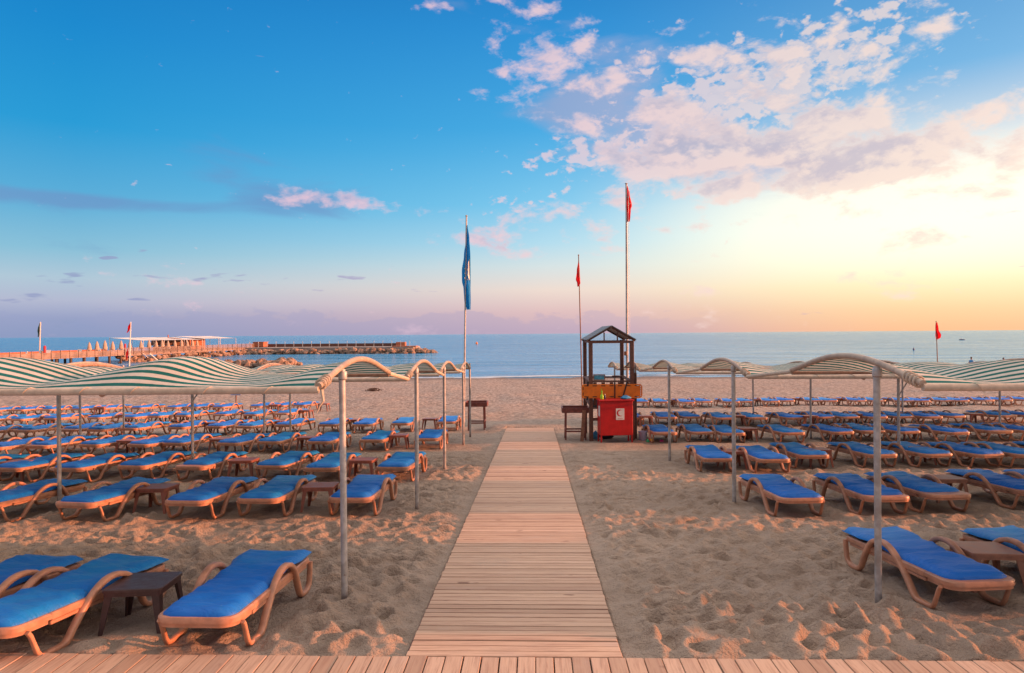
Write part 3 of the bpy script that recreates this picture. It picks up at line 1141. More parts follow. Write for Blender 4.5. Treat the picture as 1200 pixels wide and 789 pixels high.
def canopy(xa, xb, y0, y_next, label, sd, bays=3, seed=0, brace=False, last=False, inner_pole=True, outer_pole=False, faded=False):
    """one shade canopy: xa is the edge nearer the boardwalk"""
    rr = random.Random(seed)
    t = thing("shade_canopy", label, "shade canopy", ((xa + xb) / 2, y0, g0(y0)), group=f"striped shade canopies {sd} of the boardwalk")
    org = Vector(t.location)
    low = 0.08 if (sd == "right" and abs(xa) > 4) else 0.0
    z0 = g0(y0) + 2.0 - low
    amp_k = 0.80 if sd == "right" else (1.28 if y0 < 7 else 0.85)
    z1 = g0(y0 + HOOP) + 2.085 - low

    def chord(s):
        return z0 + (z1 - z0) * s / HOOP
    nb = max(1, round(abs(xb - xa) / 1.75)) if bays is None else bays
    # cloth
    nX, nS = 20 * nb, 26
    m = MB()
    uvs = []
    sag = [rr.uniform(0.80, 0.98) for _ in range(nb)]
    slump = rr.uniform(0, 6.28)
    for i in range(nX + 1):
        p = i / nX
        x = xa + (xb - xa) * p
        k = min(nb - 1, int(p * nb))
        w = math.sin(math.pi * (p * nb - k)) ** 2
        arc = 0.0
        pz = None
        for j in range(nS + 1):
            s = 0.03 + (HOOP - 0.06) * j / nS
            amp = hoop_z(s) * (1 - sag[k] * w) * (1.0 if (k == 0 and p * nb < 0.5) else amp_k)
            z = chord(s) + amp + 0.012 + 0.010 * math.sin(9 * x + slump) * math.sin(math.pi * s / HOOP)
            if pz is not None:
                arc += math.hypot(pz[0] - s, pz[1] - z)
            pz = (s, z)
            m.v.append((x - org.x, y0 + s - org.y, z - org.z))
            uvs.append((p, s * 1.045))
    for i in range(nX):
        for j in range(nS):
            a = i * (nS + 1) + j
            q = (a, a + 1, a + nS + 2, a + nS + 1)
            m.f.append(q if xb < xa else tuple(reversed(q)))
    fab = m.build("fabric", MAT["stripes"], t, smooth=True, angle=180)
    ul = fab.data.uv_layers.new(name="UVMap")
    for lp in fab.data.loops:
        ul.data[lp.index].uv = uvs[lp.vertex_index]
    L = lambda x, y, z: (x - org.x, y - org.y, z - org.z)
    # rails, wrapped in a cloth sleeve
    n = 10
    m = MB().tube([L(xa + (xb - xa) * i / n, y0, z0 - 0.006 * math.sin(math.pi * i / n)) for i in range(n + 1)], 0.030, 12)
    d = 1 if xb > xa else -1
    x = xa + d * 0.35
    while d * (xb - x) > 0.35:
        pts = [L(x + d * 0.16 * k / 8, y0 + 0.033 * math.cos(2 * math.pi * k / 8 * 1.0), z0 - 0.003 + 0.033 * math.sin(2 * math.pi * k / 8)) for k in range(9)]
        m.tube(pts, 0.004, 5)
        x += d * rr.uniform(0.42, 0.62)
    m.build("front_rail", MAT["sleeve"], t, smooth=True)
    MB().tube([L(xa, y0 + HOOP, z1), L(xb, y0 + HOOP, z1)], 0.028, 10).build("rear_rail", MAT["rust"], t, smooth=True)
    # hoops
    for k in range(nb + 1):
        x = xa + (xb - xa) * k / nb
        if k == nb and not outer_pole:
            x -= (1 if xb > xa else -1) * 0.06
        pts = []
        for j in range(23):
            s = HOOP * j / 22
            pts.append(L(x, y0 + s, chord(s) + hoop_z(s) * (1.0 if k == 0 else amp_k) + (0.030 if k in (0, nb) else -0.030)))
        MB().tube(pts, 0.029 if k == 0 else 0.024, 10).build("hoop", MAT["hoop"] if k == 0 else MAT["rust"], t, smooth=True)
    # straight tube on to the next canopy
    if y_next is not None:
        zn = g0(y_next) + 2.0 - low
        for x in (xa,) + ((xb,) if outer_pole else ()):
            MB().tube([L(x, y0 + HOOP, z1 + 0.012), L(x, y_next, zn + 0.004)], 0.026, 10).build("link_tube", MAT["sleeve"], t, smooth=True)
    # lashing cord at the corner
    if abs(xa) < 3.5:
        m = MB()
        for k in range(4):
            yk = y0 + 0.06 + 0.05 * k
            m.tube([L(xa + 0.045 * math.cos(a), yk, chord(yk - y0) + hoop_z(yk - y0) + 0.03 + 0.045 * math.sin(a)) for a in [2 * math.pi * q / 10 for q in range(11)]], 0.008, 6)
        if sd == 'left' and y0 < 6:
          m.tube([L(xa + 0.03, y0 - 0.01, z0), L(xa + 0.05, y0 - 0.03, z0 - 0.09), L(xa + 0.02, y0 - 0.03, z0 - 0.13), L(xa + 0.0, y0 - 0.05, z0 - 0.19)], [0.018, 0.012, 0.008, 0.003], 6)
        m.build("lashing", MAT["sleeve"], t, smooth=True)
    # posts
    for x, on in ((xa, inner_pole), (xb, outer_pole)):
        if not on:
            continue
        yp = y0 + 0.72
        zt = chord(0.72) + hoop_z(0.72)
        MB().lathe([(0.036, 0), (0.041, 0.01), (0.041, 0.07), (0.036, 0.08)], L(x, yp, zt - 0.10), 12).build("clamp", MAT["steel"], t, smooth=True, angle=40)
        MB().tube([L(x, yp, g0(yp) - 0.15), L(x + rr.uniform(-.01, .01), yp, zt)], 0.030, 14).build("pole", MAT["steel"], t, smooth=True)
    if brace:
        x = xa
        yp = y0 + 0.72
        sgn = -1 if sd == "left" else 1
        MB().tube([L(x, yp, g0(yp) + 1.45), L(x + 0.35, yp + 0.02, g0(yp) + 2.0)], 0.014, 8).build("brace", MAT["steel"], t, smooth=True)
    if last:
        yp = y0 + HOOP
        MB().tube([L(xa, yp, g0(yp) - 0.1), L(xa, yp, g0(yp) + 2.25)], 0.030, 12).build("pole", MAT["steel"], t, smooth=True)
    return t


def xshift(x, y):
    """the two inner pole lines draw a little closer to each other towards the sea"""
    return x


for sd, XS, NEAR in (("left", XL, NEAR_L), ("right", XR, NEAR_R)):
    for i, y0 in enumerate(NEAR):
        for j in range(len(XS) - 1):
            # skip canopies that stand wholly beyond the left edge of the view; they shade nothing that shows
            if sd == "left" and (0.80 * (y0 + 2.8) + 0.3) < -XS[j]:
                continue
            yn = NEAR[i + 1] if i + 1 < len(NEAR) else None
            lab = f"green and cream striped shade canopy {sd} of the boardwalk, {ORD[i]} from the deck, {ORD[j]} out"
            XX = XL_ROWS[i] if sd == "left" else [XR_FIRST[i]] + XR[1:]
            canopy(XX[j], XX[j + 1], y0 + (0.55 if (sd == "right" and i == 0 and j >= 2) else 0), yn, lab, sd, seed=100 * i + j + (50 if sd == "left" else 0), brace=(j == 2 or (j == 1 and i == 2)), last=(sd == "left" and i == 3))

# ------------------------------------------------------------------ flags
def drape(rows, depth, folds, n=40, cols=28, seed=0):
    """limp cloth: rows give (z, x of the left edge, x of the right edge); it folds back and forth in y"""
    rr = random.Random(seed)
    ph = rr.uniform(0, 6.28)
    zs = [r[0] for r in rows]

    def at(q, u):
        z = zs[0] + (zs[-1] - zs[0]) * q
        for a, b in zip(rows[:-1], rows[1:]):
            if a[0] >= z >= b[0]:
                k = (a[0] - z) / (a[0] - b[0])
                k = k * k * (3 - 2 * k)
                xl = a[1] + (b[1] - a[1]) * k
                xr = a[2] + (b[2] - a[2]) * k
                break
        else:
            xl, xr = rows[-1][1], rows[-1][2]
        w = xr - xl
        x = xl + w * (u + 0.05 * math.sin(folds * 2 * math.pi * u * 2 + ph))
        y = depth * min(1, 0.25 + w / 0.25) * math.sin(folds * 2 * math.pi * u + ph + 0.8 * math.sin(5 * q)) + 0.3 * depth * math.sin(9 * q + 4 * u)
        return Vector((x, y, z))
    m = MB()
    for j in range(n + 1):
        for i in range(cols + 1):
            m.v.append(tuple(at(j / n, i / cols)))
    for j in range(n):
        for i in range(cols):
            a = j * (cols + 1) + i
            m.f.append((a, a + 1, a + cols + 2, a + cols + 1))
    return m, at


def flagpole(name, label, cat, base, top, r, mat, group=None):
    t = thing(name, label, cat, base, group=group)
    b, tp = Vector(base), Vector(top)
    L = tp - b
    MB().tube([Vector((0, 0, -0.15)), L * 0.5, L], [r, r * 0.9, r * 0.7], 10).build("pole", mat, t, smooth=True)
    MB().lathe([(r * 0.5, 0), (r * 1.1, 0.01), (r * 1.1, 0.03), (r * 0.3, 0.05)], tuple(L), 8).build("finial", mat, t, smooth=True)
    return t


# blue flag, tied beside the last left post
Yb = 19.15
base = on_ground(542.6, 520)
base = Vector((base.x, Yb, g0(Yb)))
top = at_depth(546.6, 254, Yb)
t = flagpole("flagpole", "tall thin pole beside the boardwalk carrying the long limp blue flag", "flagpole", base, top, 0.030, MAT["steel"])


def flag_rows(pts, Y):
    out = []
    for py, xl, xr in pts:
        a, b = at_depth(xl, py, Y), at_depth(xr, py, Y)
        out.append(((a.z + b.z) / 2 - base.z, a.x - base.x, b.x - base.x))
    return out


rows = flag_rows([(264, 546.6, 548.0), (280, 545.8, 550.2), (300, 543.6, 551.4), (318, 541.4, 551.6), (330, 541.6, 551.6), (338, 543.4, 551.4), (352, 544.2, 551.6), (363, 547, 551.4)], Yb)
m, at = drape(rows, 0.05, 2.5, seed=2)
fl = m.build("flag", MAT["blueflag"], t, smooth=True, angle=180)
em = MB()
# what shows of the printed emblem: the edge of a pale disc and three wavy strokes
nq = 14
for j in range(nq + 1):
    q = 0.34 + 0.36 * j / nq
    bulge = math.sin(math.pi * j / nq)
    for i in range(4):
        p = at(q, 0.97 - (0.30 * bulge) * i / 3)
        em.v.append((p.x, p.y - 0.012, p.z))
for j in range(nq):
    for i in range(3):
        a = j * 4 + i
        em.f.append((a, a + 1, a + 5, a + 4))
for s in range(3):
    o0 = len(em.v)
    for i in range(9):
        u = 0.30 + 0.42 * i / 8
        q = 0.50 + 0.055 * s + 0.035 * (i / 8) + 0.008 * math.sin(i * 1.6)
        for k in (0, 1):
            p = at(q + 0.011 * k, u)
            em.v.append((p.x, p.y - 0.016, p.z))
    for i in range(8):
        a = o0 + 2 * i
        em.f.append((a, a + 2, a + 3, a + 1))
em.build("emblem", MAT["paleflag"], fl, smooth=True, angle=180)

# big red flag with the pale crescent, behind the lifeguard stand
Yt = 22.9
base = Vector((at_depth(734.5, 400, Yt).x, Yt, g0(Yt)))
top = at_depth(734.0, 216, Yt)
t = flagpole("flagpole", "tallest pole, behind the lifeguard stand, with a limp red crescent flag", "flagpole", base, top, 0.045, MAT["steel"])
MB().tube([Vector((0.10, -0.05, 1.2)), (top - base) + Vector((0.06, -0.04, -0.1))], 0.006, 5).build("halyard", MAT["white"], t)
MB().box((-0.05, -0.06, 2.55), (0.10, 0.08, 0.14), bev=0.015).build("bracket", MAT["plankbrown"], t)
rows = flag_rows([(218, 734.4, 735.6), (226, 734.4, 738.0), (241, 734.4, 741.0), (246, 734.2, 739.4), (254, 734.2, 738.8), (260, 734.8, 738.2)], Yt)
m, at = drape(rows, 0.05, 1.5, seed=5)
fl = m.build("flag", MAT["redflag"], t, smooth=True, angle=180)
em = MB()
nq = 12
for j in range(nq + 1):
    a = R(60 + 240 * j / nq)
    th = 0.055 * math.sin(math.pi * j / nq) + 0.006
    for k in (0, 1):
        rq = 0.15 - th * k
        p = at(0.40 + rq * math.sin(a) * 0.75, 0.55 + rq * math.cos(a) * 2.2)
        em.v.append((p.x, p.y - 0.014, p.z))
for j in range(nq):
    em.f.append((2 * j, 2 * j + 2, 2 * j + 3, 2 * j + 1))
em.build("emblem", MAT["paleflag"], fl, smooth=True, angle=180)

# red flag on the leaning pole
Yr = 23.0
base = Vector((at_depth(682.6, 420, Yr).x, Yr, g0(Yr)))
top = at_depth(678.0, 300, Yr)
t = flagpole("flagpole", "thin leaning pole left of the lifeguard stand with a small plain red flag", "flagpole", base, top, 0.022, MAT["plankbrown"])
rows = flag_rows([(306, 677.6, 678.8), (318, 676.0, 679.6), (328, 675.0, 680.2), (332, 676.4, 680.4), (336, 676.6, 678.4)], Yr)
m, at = drape(rows, 0.04, 1.5, seed=6)
m.build("flag", MAT["redflag"], t, smooth=True, angle=180)

# red flag near the water on the right
Yq = 50.0
base = Vector((at_depth(1099.5, 440, Yq).x, Yq, g0(Yq)))
top = at_depth(1097.0, 377, Yq)
t = flagpole("flagpole", "thin pole near the water beyond the right canopies with a plain red flag", "flagpole", base, top, 0.035, MAT["plankbrown"])
rows = flag_rows([(378, 1096.8, 1098.0), (386, 1096.2, 1099.6), (393, 1096.6, 1101.8), (396, 1097.2, 1101.4), (398, 1097.4, 1098.4)], Yq)
m, at = drape(rows, 0.07, 1.5, seed=7)
m.build("flag", MAT["redflag"], t, smooth=True, angle=180)

# red flags on the beach at the left
Yl = 60.0
base = Vector((at_depth(150.8, 440, Yl).x, Yl, g0(Yl)))
top = at_depth(153.2, 378, Yl)
t = flagpole("flagpole", "pale pole in front of the pier with a limp red flag at its top", "flagpole", base, top, 0.06, MAT["white"])
rows = flag_rows([(379, 151.8, 153.4), (383, 150.2, 153.2), (388, 148.8, 151.4), (390, 148.6, 149.6)], Yl)
m, at = drape(rows, 0.10, 1.5, seed=8)
m.build("flag", MAT["redflag"], t, smooth=True, angle=180)
rows = flag_rows([(409, 149.4, 150.2), (414, 148.2, 150.0), (420, 147.4, 149.8), (422, 147.8, 149.0)], Yl)
m, at = drape(rows, 0.08, 1.5, seed=9)
m.build("flag", MAT["redflag"], t, smooth=True, angle=180)

# ------------------------------------------------------------------ lifeguard stand
Ys, Ye = 19.75, 22.0
xl, xr = at_depth(692.3, 440, Ys).x, at_depth(740.6, 440, Ys).x
org = Vector(((xl + xr) / 2, Ys, g0(Ys)))
st = thing("lifeguard_stand", "brown wooden lifeguard stand with open gable roof beside the boardwalk", "lifeguard stand", org)
w = (xr - xl) / 2
gz = lambda y: g0(y) - org.z
D = Ye - Ys
eave = at_depth(690, 399.5, Ys).z - org.z
ridge = at_depth(715, 383, Ys).z - org.z
for x, y in ((-w, 0), (w, 0), (-w, D), (w, D)):
    MB().box((x, y, (eave + gz(Ys + y) - 0.2) / 2), (0.115, 0.115, eave - gz(Ys + y) + 0.2), bev=0.008).build("post", MAT["brownwood"], st)
# roof: boards on two slopes with a gap-free top, rafters and two little struts in the gable
ov = 0.10
for s in (-1, 1):
    m = MB()
    slope_len = math.hypot(w + ov, ridge - eave)
    nb = 7
    for k in range(nb):
        q0, q1 = k / nb, (k + 1) / nb - 0.02
        a = Vector((s * (w + ov) * (1 - (q0 + q1) / 2), 0, eave + (ridge - eave) * (q0 + q1) / 2 + 0.03))
        ang = -s * math.atan2(ridge - eave, w + ov)
        m.box((a.x, D / 2, a.z), (slope_len / nb * 0.97, D + 0.30, 0.022), rot=(0, -ang, 0))
    m.build("roof", MAT["roofgrey"], st)
    for y in (0.0, D):
        m2 = MB().bar((s * (w + ov), y, eave - 0.01), (s * 0.02, y, ridge - 0.02), 0.05, 0.07, up=(0, 1, 0))
        m2.build("rafter", MAT["brownwood"], st)
for y in (0.0, D):
    MB().bar((-w - 0.05, y, eave - 0.045), (w + 0.05, y, eave - 0.045), 0.055, 0.06).build("tie_beam", MAT["brownwood"], st)
    for x in ((-0.20, 0.18) if y == 0.0 else ()):
        zt = eave + (ridge - eave) * (1 - abs(x) / (w + ov)) - 0.05
        MB().bar((x, y, eave - 0.015), (x, y, zt), 0.035, 0.035).build("strut", MAT["brownwood"], st)
for s in (-1, 1):
    MB().bar((s * w, 0.06, eave - 0.04), (s * w, D - 0.06, eave - 0.04), 0.05, 0.06).build("side_beam", MAT["brownwood"], st)
rail = at_depth(715, 447, Ys).z - org.z
m = MB()
for s in (-1, 1):
    m.bar((s * w, 0.06, rail), (s * w, D - 0.06, rail + gz(Ye) * 0.0), 0.10, 0.035)
m.bar((-w + 0.06, 0.0, rail), (w - 0.06, 0.0, rail), 0.035, 0.05)
m.bar((-w + 0.06, D, rail - 0.02), (w - 0.06, D, rail - 0.02), 0.035, 0.05)
m.build("railing", MAT["brownwood"], st)
m = MB()
for k in range(5):
    x = -w + 0.12 + (2 * w - 0.24) * k / 4
    m.bar((x, 0.0, rail - 0.03), (x, 0.0, 1.0), 0.10, 0.02, up=(0, 1, 0))
for k in range(9):
    y = 0.12 + (D - 0.24) * k / 8
    m.bar((-w, y, rail - 0.03), (-w, y, 0.95), 0.02, 0.16, up=(0, 1, 0))
m.build("side_board", MAT["brownwood"], st)
m = MB()
for k in range(12):
    y = 0.10 + (D - 0.2) * k / 11
    m.box((0, y, 0.92), (2 * w - 0.13, (D - 0.2) / 11 * 0.93, 0.03))
m.build("floor", MAT["brownwood"], st)
m = MB()
m.bar((w - 0.25, D - 0.05, rail + 0.02), (w - 0.02, D - 0.35, rail + 0.02), 0.20, 0.03)
m.build("shelf", MAT["brownwood"], st)
# dark thick post with the end of the canopy
MB().box((w + 0.13, 0.35, 0.87), (0.10, 0.12, 2.1), bev=0.01).build("post", MAT["brownwood"], st)
MB().bar((-w, -0.10, 0.62), (w, -0.10, 0.62), 0.04, 0.08).build("tie_beam", MAT["brownwood"], st)

# orange spine board, hung across the front
Yf = Ys - 0.12
c0, c1 = at_depth(681.4, 450.5, Yf), at_depth(752.8, 466.6, Yf)
cx, cz = (c0.x + c1.x) / 2, (c0.z + c1.z) / 2
sb = thing("spine_board", "orange rescue spine board strapped across the front of the lifeguard stand", "rescue board", (cx, Yf, cz))
W, H = c1.x - c0.x, abs(c0.z - c1.z)


def board_half(x0, x1, rl, rrr):
    pts = []
    for (cx_, cy_, a0, r) in ((x1 - rrr, H / 2 - rrr, 0, rrr), (x0 + rl, H / 2 - rl, 90, rl), (x0 + rl, -H / 2 + rl, 180, rl), (x1 - rrr, -H / 2 + rrr, 270, rrr)):
        for k in range(5):
            a = R(a0 + 90 * k / 4)
            pts.append((cx_ + r * math.cos(a), cy_ + r * math.sin(a)))
    m = MB().prism(pts, -0.022, 0.022, 0.008)
    # stand upright
    m.v = [(x, -z, y) for x, y, z in m.v]
    return m


mid = W * 0.045
board_half(-W / 2, mid - 0.006, 0.07, 0.015).build("panel", MAT["orange"], sb, smooth=True, angle=30)
board_half(mid + 0.006, W / 2, 0.015, 0.09).build("panel", MAT["orange"], sb, smooth=True, angle=30)
m = MB()
for k in range(7):
    x = -W / 2 + 0.14 + (W - 0.30) * k / 6
    if abs(x - mid) < 0.06:
        continue
    for s in (-1, 1):
        m.box((x, -0.0235, s * (H / 2 - 0.045)), (0.12, 0.006, 0.024), bev=0.003)
for x in (-W / 2 + 0.045, ):
    for z in (-0.08, 0.08):
        m.box((x, -0.0235, z), (0.022, 0.006, 0.09), bev=0.003)
m.build("hand_slot", MAT["black"], sb)
m = MB()
for z in (-0.125, -0.06, 0.005, 0.07, 0.135):
    m.box((W / 2 - 0.05, -0.0235, z), (0.020, 0.006, 0.045), bev=0.003)
for s in (-1, 1):
    m.box((W / 2 - 0.13, -0.0235, s * (H / 2 - 0.038)), (0.07, 0.0066, 0.018), bev=0.003)
m.build("end_slot", MAT["white"], sb)
m = MB()
m.bar((mid, -0.03, -H / 2 - 0.05), (mid + 0.005, -0.03, H / 2 + 0.05), 0.035, 0.008, up=(0, 1, 0))
m.bar((mid + 0.22, -0.034, -H / 2 + 0.01), (mid + 0.36, -0.034, H / 2 + 0.07), 0.035, 0.008, up=(0, 1, 0))
m.bar((-W / 2 + 0.18, -0.03, H / 2 - 0.035), (-W / 2 + 0.185, -0.03, H / 2 + 0.08), 0.05, 0.01, up=(0, 1, 0))
m.bar((-W / 2 + 0.16, -0.03, -H / 2 - 0.05), (-W / 2 + 0.165, -0.03, -H / 2 + 0.03), 0.05, 0.01, up=(0, 1, 0))
m.build("strap", MAT["black"], sb)

# red first aid cabinet
Yc = 19.12
a, b_ = at_depth(703.2, 510, Yc), at_depth(742.6, 510, Yc)
lx, rx = a.x, b_.x
gx = (lx + rx) / 2
gc = g0(Yc)
cab = thing("first_aid_cabinet", "red metal cabinet with a crescent notice standing before the lifeguard stand", "cabinet", (gx, Yc, gc), (0, 0, R(5)))
cw, cd = rx - lx, 0.50
zb, zt = at_depth(722, 510.5, Yc).z - gc, at_depth(722, 470.5, Yc).z - gc
MB().box((0, cd / 2, (zb + zt) / 2), (cw - 0.02, cd, zt - zb), bev=0.01).build("body", MAT["red"], cab)
MB().box((0, cd / 2 - 0.01, zt + 0.026), (cw + 0.04, cd + 0.08, 0.045), bev=0.012).build("lid", MAT["red"], cab)
for sx in (-1, 1):
    for y in (0.03, cd - 0.03):
        MB().box((sx * (cw / 2 - 0.035), y, (zb - 0.03) / 2), (0.04, 0.04, zb + 0.022)).build("leg", MAT["red"], cab)
p0, p1 = at_depth(721.8, 478.8, Yc), at_depth(731.8, 492.2, Yc)
sw, sh = p1.x - p0.x, p0.z - p1.z
scx, scz = (p0.x + p1.x) / 2 - gx, (p0.z + p1.z) / 2 - gc
nt = MB().box((scx, -0.004, scz), (sw, 0.006, sh)).build("notice", MAT["white"], cab)
m = MB()
r1, r2 = sw * 0.40, sw * 0.33
ccx, ccz = scx - 0.005, scz + sh * 0.10
n = 26
for k in range(n + 1):
    a = R(45 + 270 * k / n)
    o_ = Vector((ccx + r1 * math.cos(a), ccz + r1 * math.sin(a)))
    # inner circle is shifted to the right so that the shape tapers to its horns
    dx = 0.30 * r1
    ux, uz = math.cos(a), math.sin(a)
    bq = -dx * ux
    inner = -(-dx * ux) if False else (dx * ux + math.sqrt(max(0, dx * dx * ux * ux - dx * dx + r2 * r2)))
    inner = min(inner, r1 - 0.001)
    i_ = Vector((ccx + inner * ux, ccz + inner * uz))
    m.v += [(o_.x, -0.0085, o_.y), (i_.x, -0.0085, i_.y), (o_.x, -0.0072, o_.y), (i_.x, -0.0072, i_.y)]
for k in range(n):
    a = 4 * k
    m.f += [(a, a + 1, a + 5, a + 4), (a + 2, a + 6, a + 7, a + 3), (a, a + 4, a + 6, a + 2), (a + 1, a + 3, a + 7, a + 5)]
m.build("crescent", MAT["signred"], nt)
MB().box((scx, -0.0085, scz - sh * 0.40), (sw * 0.62, 0.002, sh * 0.035)).build("caption", MAT["signred"], nt)
p0, p1 = at_depth(698.6, 476, Yc + 0.1), at_depth(700.6, 488, Yc + 0.1)
MB().box((-cw / 2 + 0.008, 0.18, (p0.z + p1.z) / 2 - gc), (0.006, 0.20, abs(p0.z - p1.z))).build("side_notice", MAT["white"], cab)

# odds and ends on and under the cabinet
top_z = gc + zt + 0.0485


def lump(name, mat, c, s, seed, label, cat, group=None):
    rr = random.Random(seed)
    m = MB()
    seg, rings = 14, 9
    ph = [rr.uniform(0, 6.28) for _ in range(6)]
    for i in range(rings + 1):
        v = -math.pi / 2 + math.pi * i / rings
        for k in range(seg):
            u = 2 * math.pi * k / seg
            q = 1 + 0.16 * math.sin(3 * u + ph[0] + 2 * v) + 0.12 * math.sin(5 * u + ph[1]) * math.cos(v) + 0.10 * math.sin(4 * v + ph[2])
            z = max(-0.75, math.sin(v))
            m.v.append((s[0] * q * math.cos(v) * math.cos(u), s[1] * q * math.cos(v) * math.sin(u), s[2] * (z * q + 0.8)))
    for i in range(rings):
        for k in range(seg):
            j = (k + 1) % seg
            m.f.append((i * seg + k, i * seg + j, (i + 1) * seg + j, (i + 1) * seg + k))
    o = m.build(name, mat, smooth=True, angle=180)
    o.location = c
    return tag(o, label, cat, group)


p = at_depth(733.0, 468, Yc + 0.15)
lump("folded_cloth", MAT["bluecloth"], (p.x, Yc + 0.15, top_z), (0.13, 0.09, 0.055), 4, "crumpled light blue cloth lying on the red cabinet lid", "cloth")
p = at_depth(701.6, 468, Yc + 0.08)
sp = thing("spray_bottle", "lime green spray bottle standing on the red cabinet lid", "bottle", (max(p.x, gx - cw / 2 + 0.07), Yc + 0.12, top_z))
MB().lathe([(0.034, 0), (0.048, 0.01), (0.050, 0.09), (0.040, 0.12), (0.018, 0.15), (0.016, 0.18)], (0, 0, 0), 12).build("body", MAT["lime"], sp, smooth=True)
m = MB().box((0.0, 0, 0.205), (0.05, 0.035, 0.05), bev=0.006)
m.bar((0.0, 0, 0.225), (-0.01, 0, 0.30), 0.018, 0.018)
m.build("trigger", MAT["lime"], sp)
q = thing("marker_bottle", "small blue bottle beside the lime spray bottle on the red cabinet", "bottle", (sp.location.x + 0.09, Yc + 0.14, top_z))
MB().lathe([(0.022, 0), (0.024, 0.01), (0.024, 0.10), (0.012, 0.125)], (0, 0, 0), 10).build("body", MAT["boatblue"], q, smooth=True)
MB().lathe([(0.013, 0.1255), (0.013, 0.15)], (0, 0, 0), 10).build("cap", MAT["white"], q, smooth=True)
p = on_ground(699, 514.5)
lump("bag", MAT["bluecloth"], (p.x, p.y + 0.25, g0(p.y + 0.25) - 0.02), (0.12, 0.10, 0.12), 8, "blue bag lying under the left end of the red cabinet", "bag")
p = on_ground(711, 514.5)
lump("bag", MAT["shorts"], (p.x, p.y + 0.25, g0(p.y + 0.25) - 0.02), (0.20, 0.11, 0.10), 9, "dark bag lying under the middle of the red cabinet", "bag")
p = at_depth(699, 470, Ys + 0.4)
lump("towel", MAT["bluecloth"], (p.x, Ys + 0.45, org.z + 0.937), (0.13, 0.10, 0.10), 12, "blue green towel lying on the lifeguard stand floor", "towel")

# framed picture leaning on the stand's front rail
a, b_ = at_depth(695.2, 440.5, Ys + 0.05), at_depth(709.2, 447.5, Ys + 0.05)
pw, phh = b_.x - a.x, a.z - b_.z
pc = thing("framed_picture", "small framed picture of blue and red colours on the stand rail", "picture", ((a.x + b_.x) / 2, Ys + 0.03, org.z + rail + 0.026), (R(-6), 0, 0))
m = MB()
for s in (-1, 1):
    m.box((s * (pw / 2 - 0.012), 0, phh / 2), (0.024, 0.02, phh))
    m.box((0, 0, phh / 2 + s * (phh / 2 - 0.0115)), (pw - 0.049, 0.02, 0.023))
m.build("frame", MAT["plankbrown"], pc)
MB().box((0, 0.002, phh / 2), (pw - 0.05, 0.008, phh - 0.05)).build("canvas", MAT["canvas"], pc)

# ------------------------------------------------------------------ tray tables
def tray_table(px0, px1, py_leg, py_top, label, plank=False):
    P0, P1 = on_ground(px0, py_leg), on_ground(px1, py_leg)
    Y = (P0.y + P1.y) / 2
    cx, wd, dp = (P0.x + P1.x) / 2, P1.x - P0.x, 0.52
    gz_ = g0(Y + dp / 2)
    H = at_depth((px0 + px1) / 2, py_top, Y).z - gz_
    t = thing("tray_table", label, "table", (cx, Y, gz_), (0, 0, 0), "tall tray tables")
    for sx in (-1, 1):
        for y in (0.0, dp):
            MB().bar((sx * wd / 2, y, -0.06), (sx * (wd / 2 - 0.015), y, H - 0.14), 0.042, 0.042).build("leg", MAT["darkred"], t)
    m = MB()
    for y in (0.0, dp):
        m.bar((-wd / 2 + 0.02, y, 0.24), (wd / 2 - 0.02, y, 0.24), 0.03, 0.045)
    for s in (-1, 1):
        m.bar((s * wd / 2, 0.02, 0.29), (s * wd / 2, dp - 0.02, 0.29), 0.03, 0.045)
    m.build("stretcher", MAT["darkred"], t)
    m = MB()
    e = 0.09
    m.box((0, dp / 2, H - 0.12), (wd + 2 * e - 0.04, dp + 2 * e - 0.04, 0.03))
    for s in (-1, 1):
        m.box((s * (wd / 2 + e), dp / 2, H - 0.055), (0.03, dp + 2 * e, 0.15))
        m.box((0, dp / 2 + s * (dp / 2 + e - 0.015), H - 0.057), (wd + 2 * e - 0.032, 0.03, 0.146))
    m.build("tray", MAT["darkred"], t)
    return t


tray_table(549, 567.5, 503.8, 472.0, "tall dark red tray table by the pole of the blue flag")
tray_table(663, 686.5, 514.8, 478.5, "tall dark red tray table left of the red cabinet")
P = on_ground(682.0, 516.2)
m = MB().bar((0, 0, -0.03), (0.07, 0.05, 0.86), 0.10, 0.022, up=(0, 1, 0))
o = m.build("plank", MAT["plankbrown"])
o.location = (P.x, P.y, P.z)
tag(o, "brown plank leaning against the tray table beside the lifeguard stand", "plank")

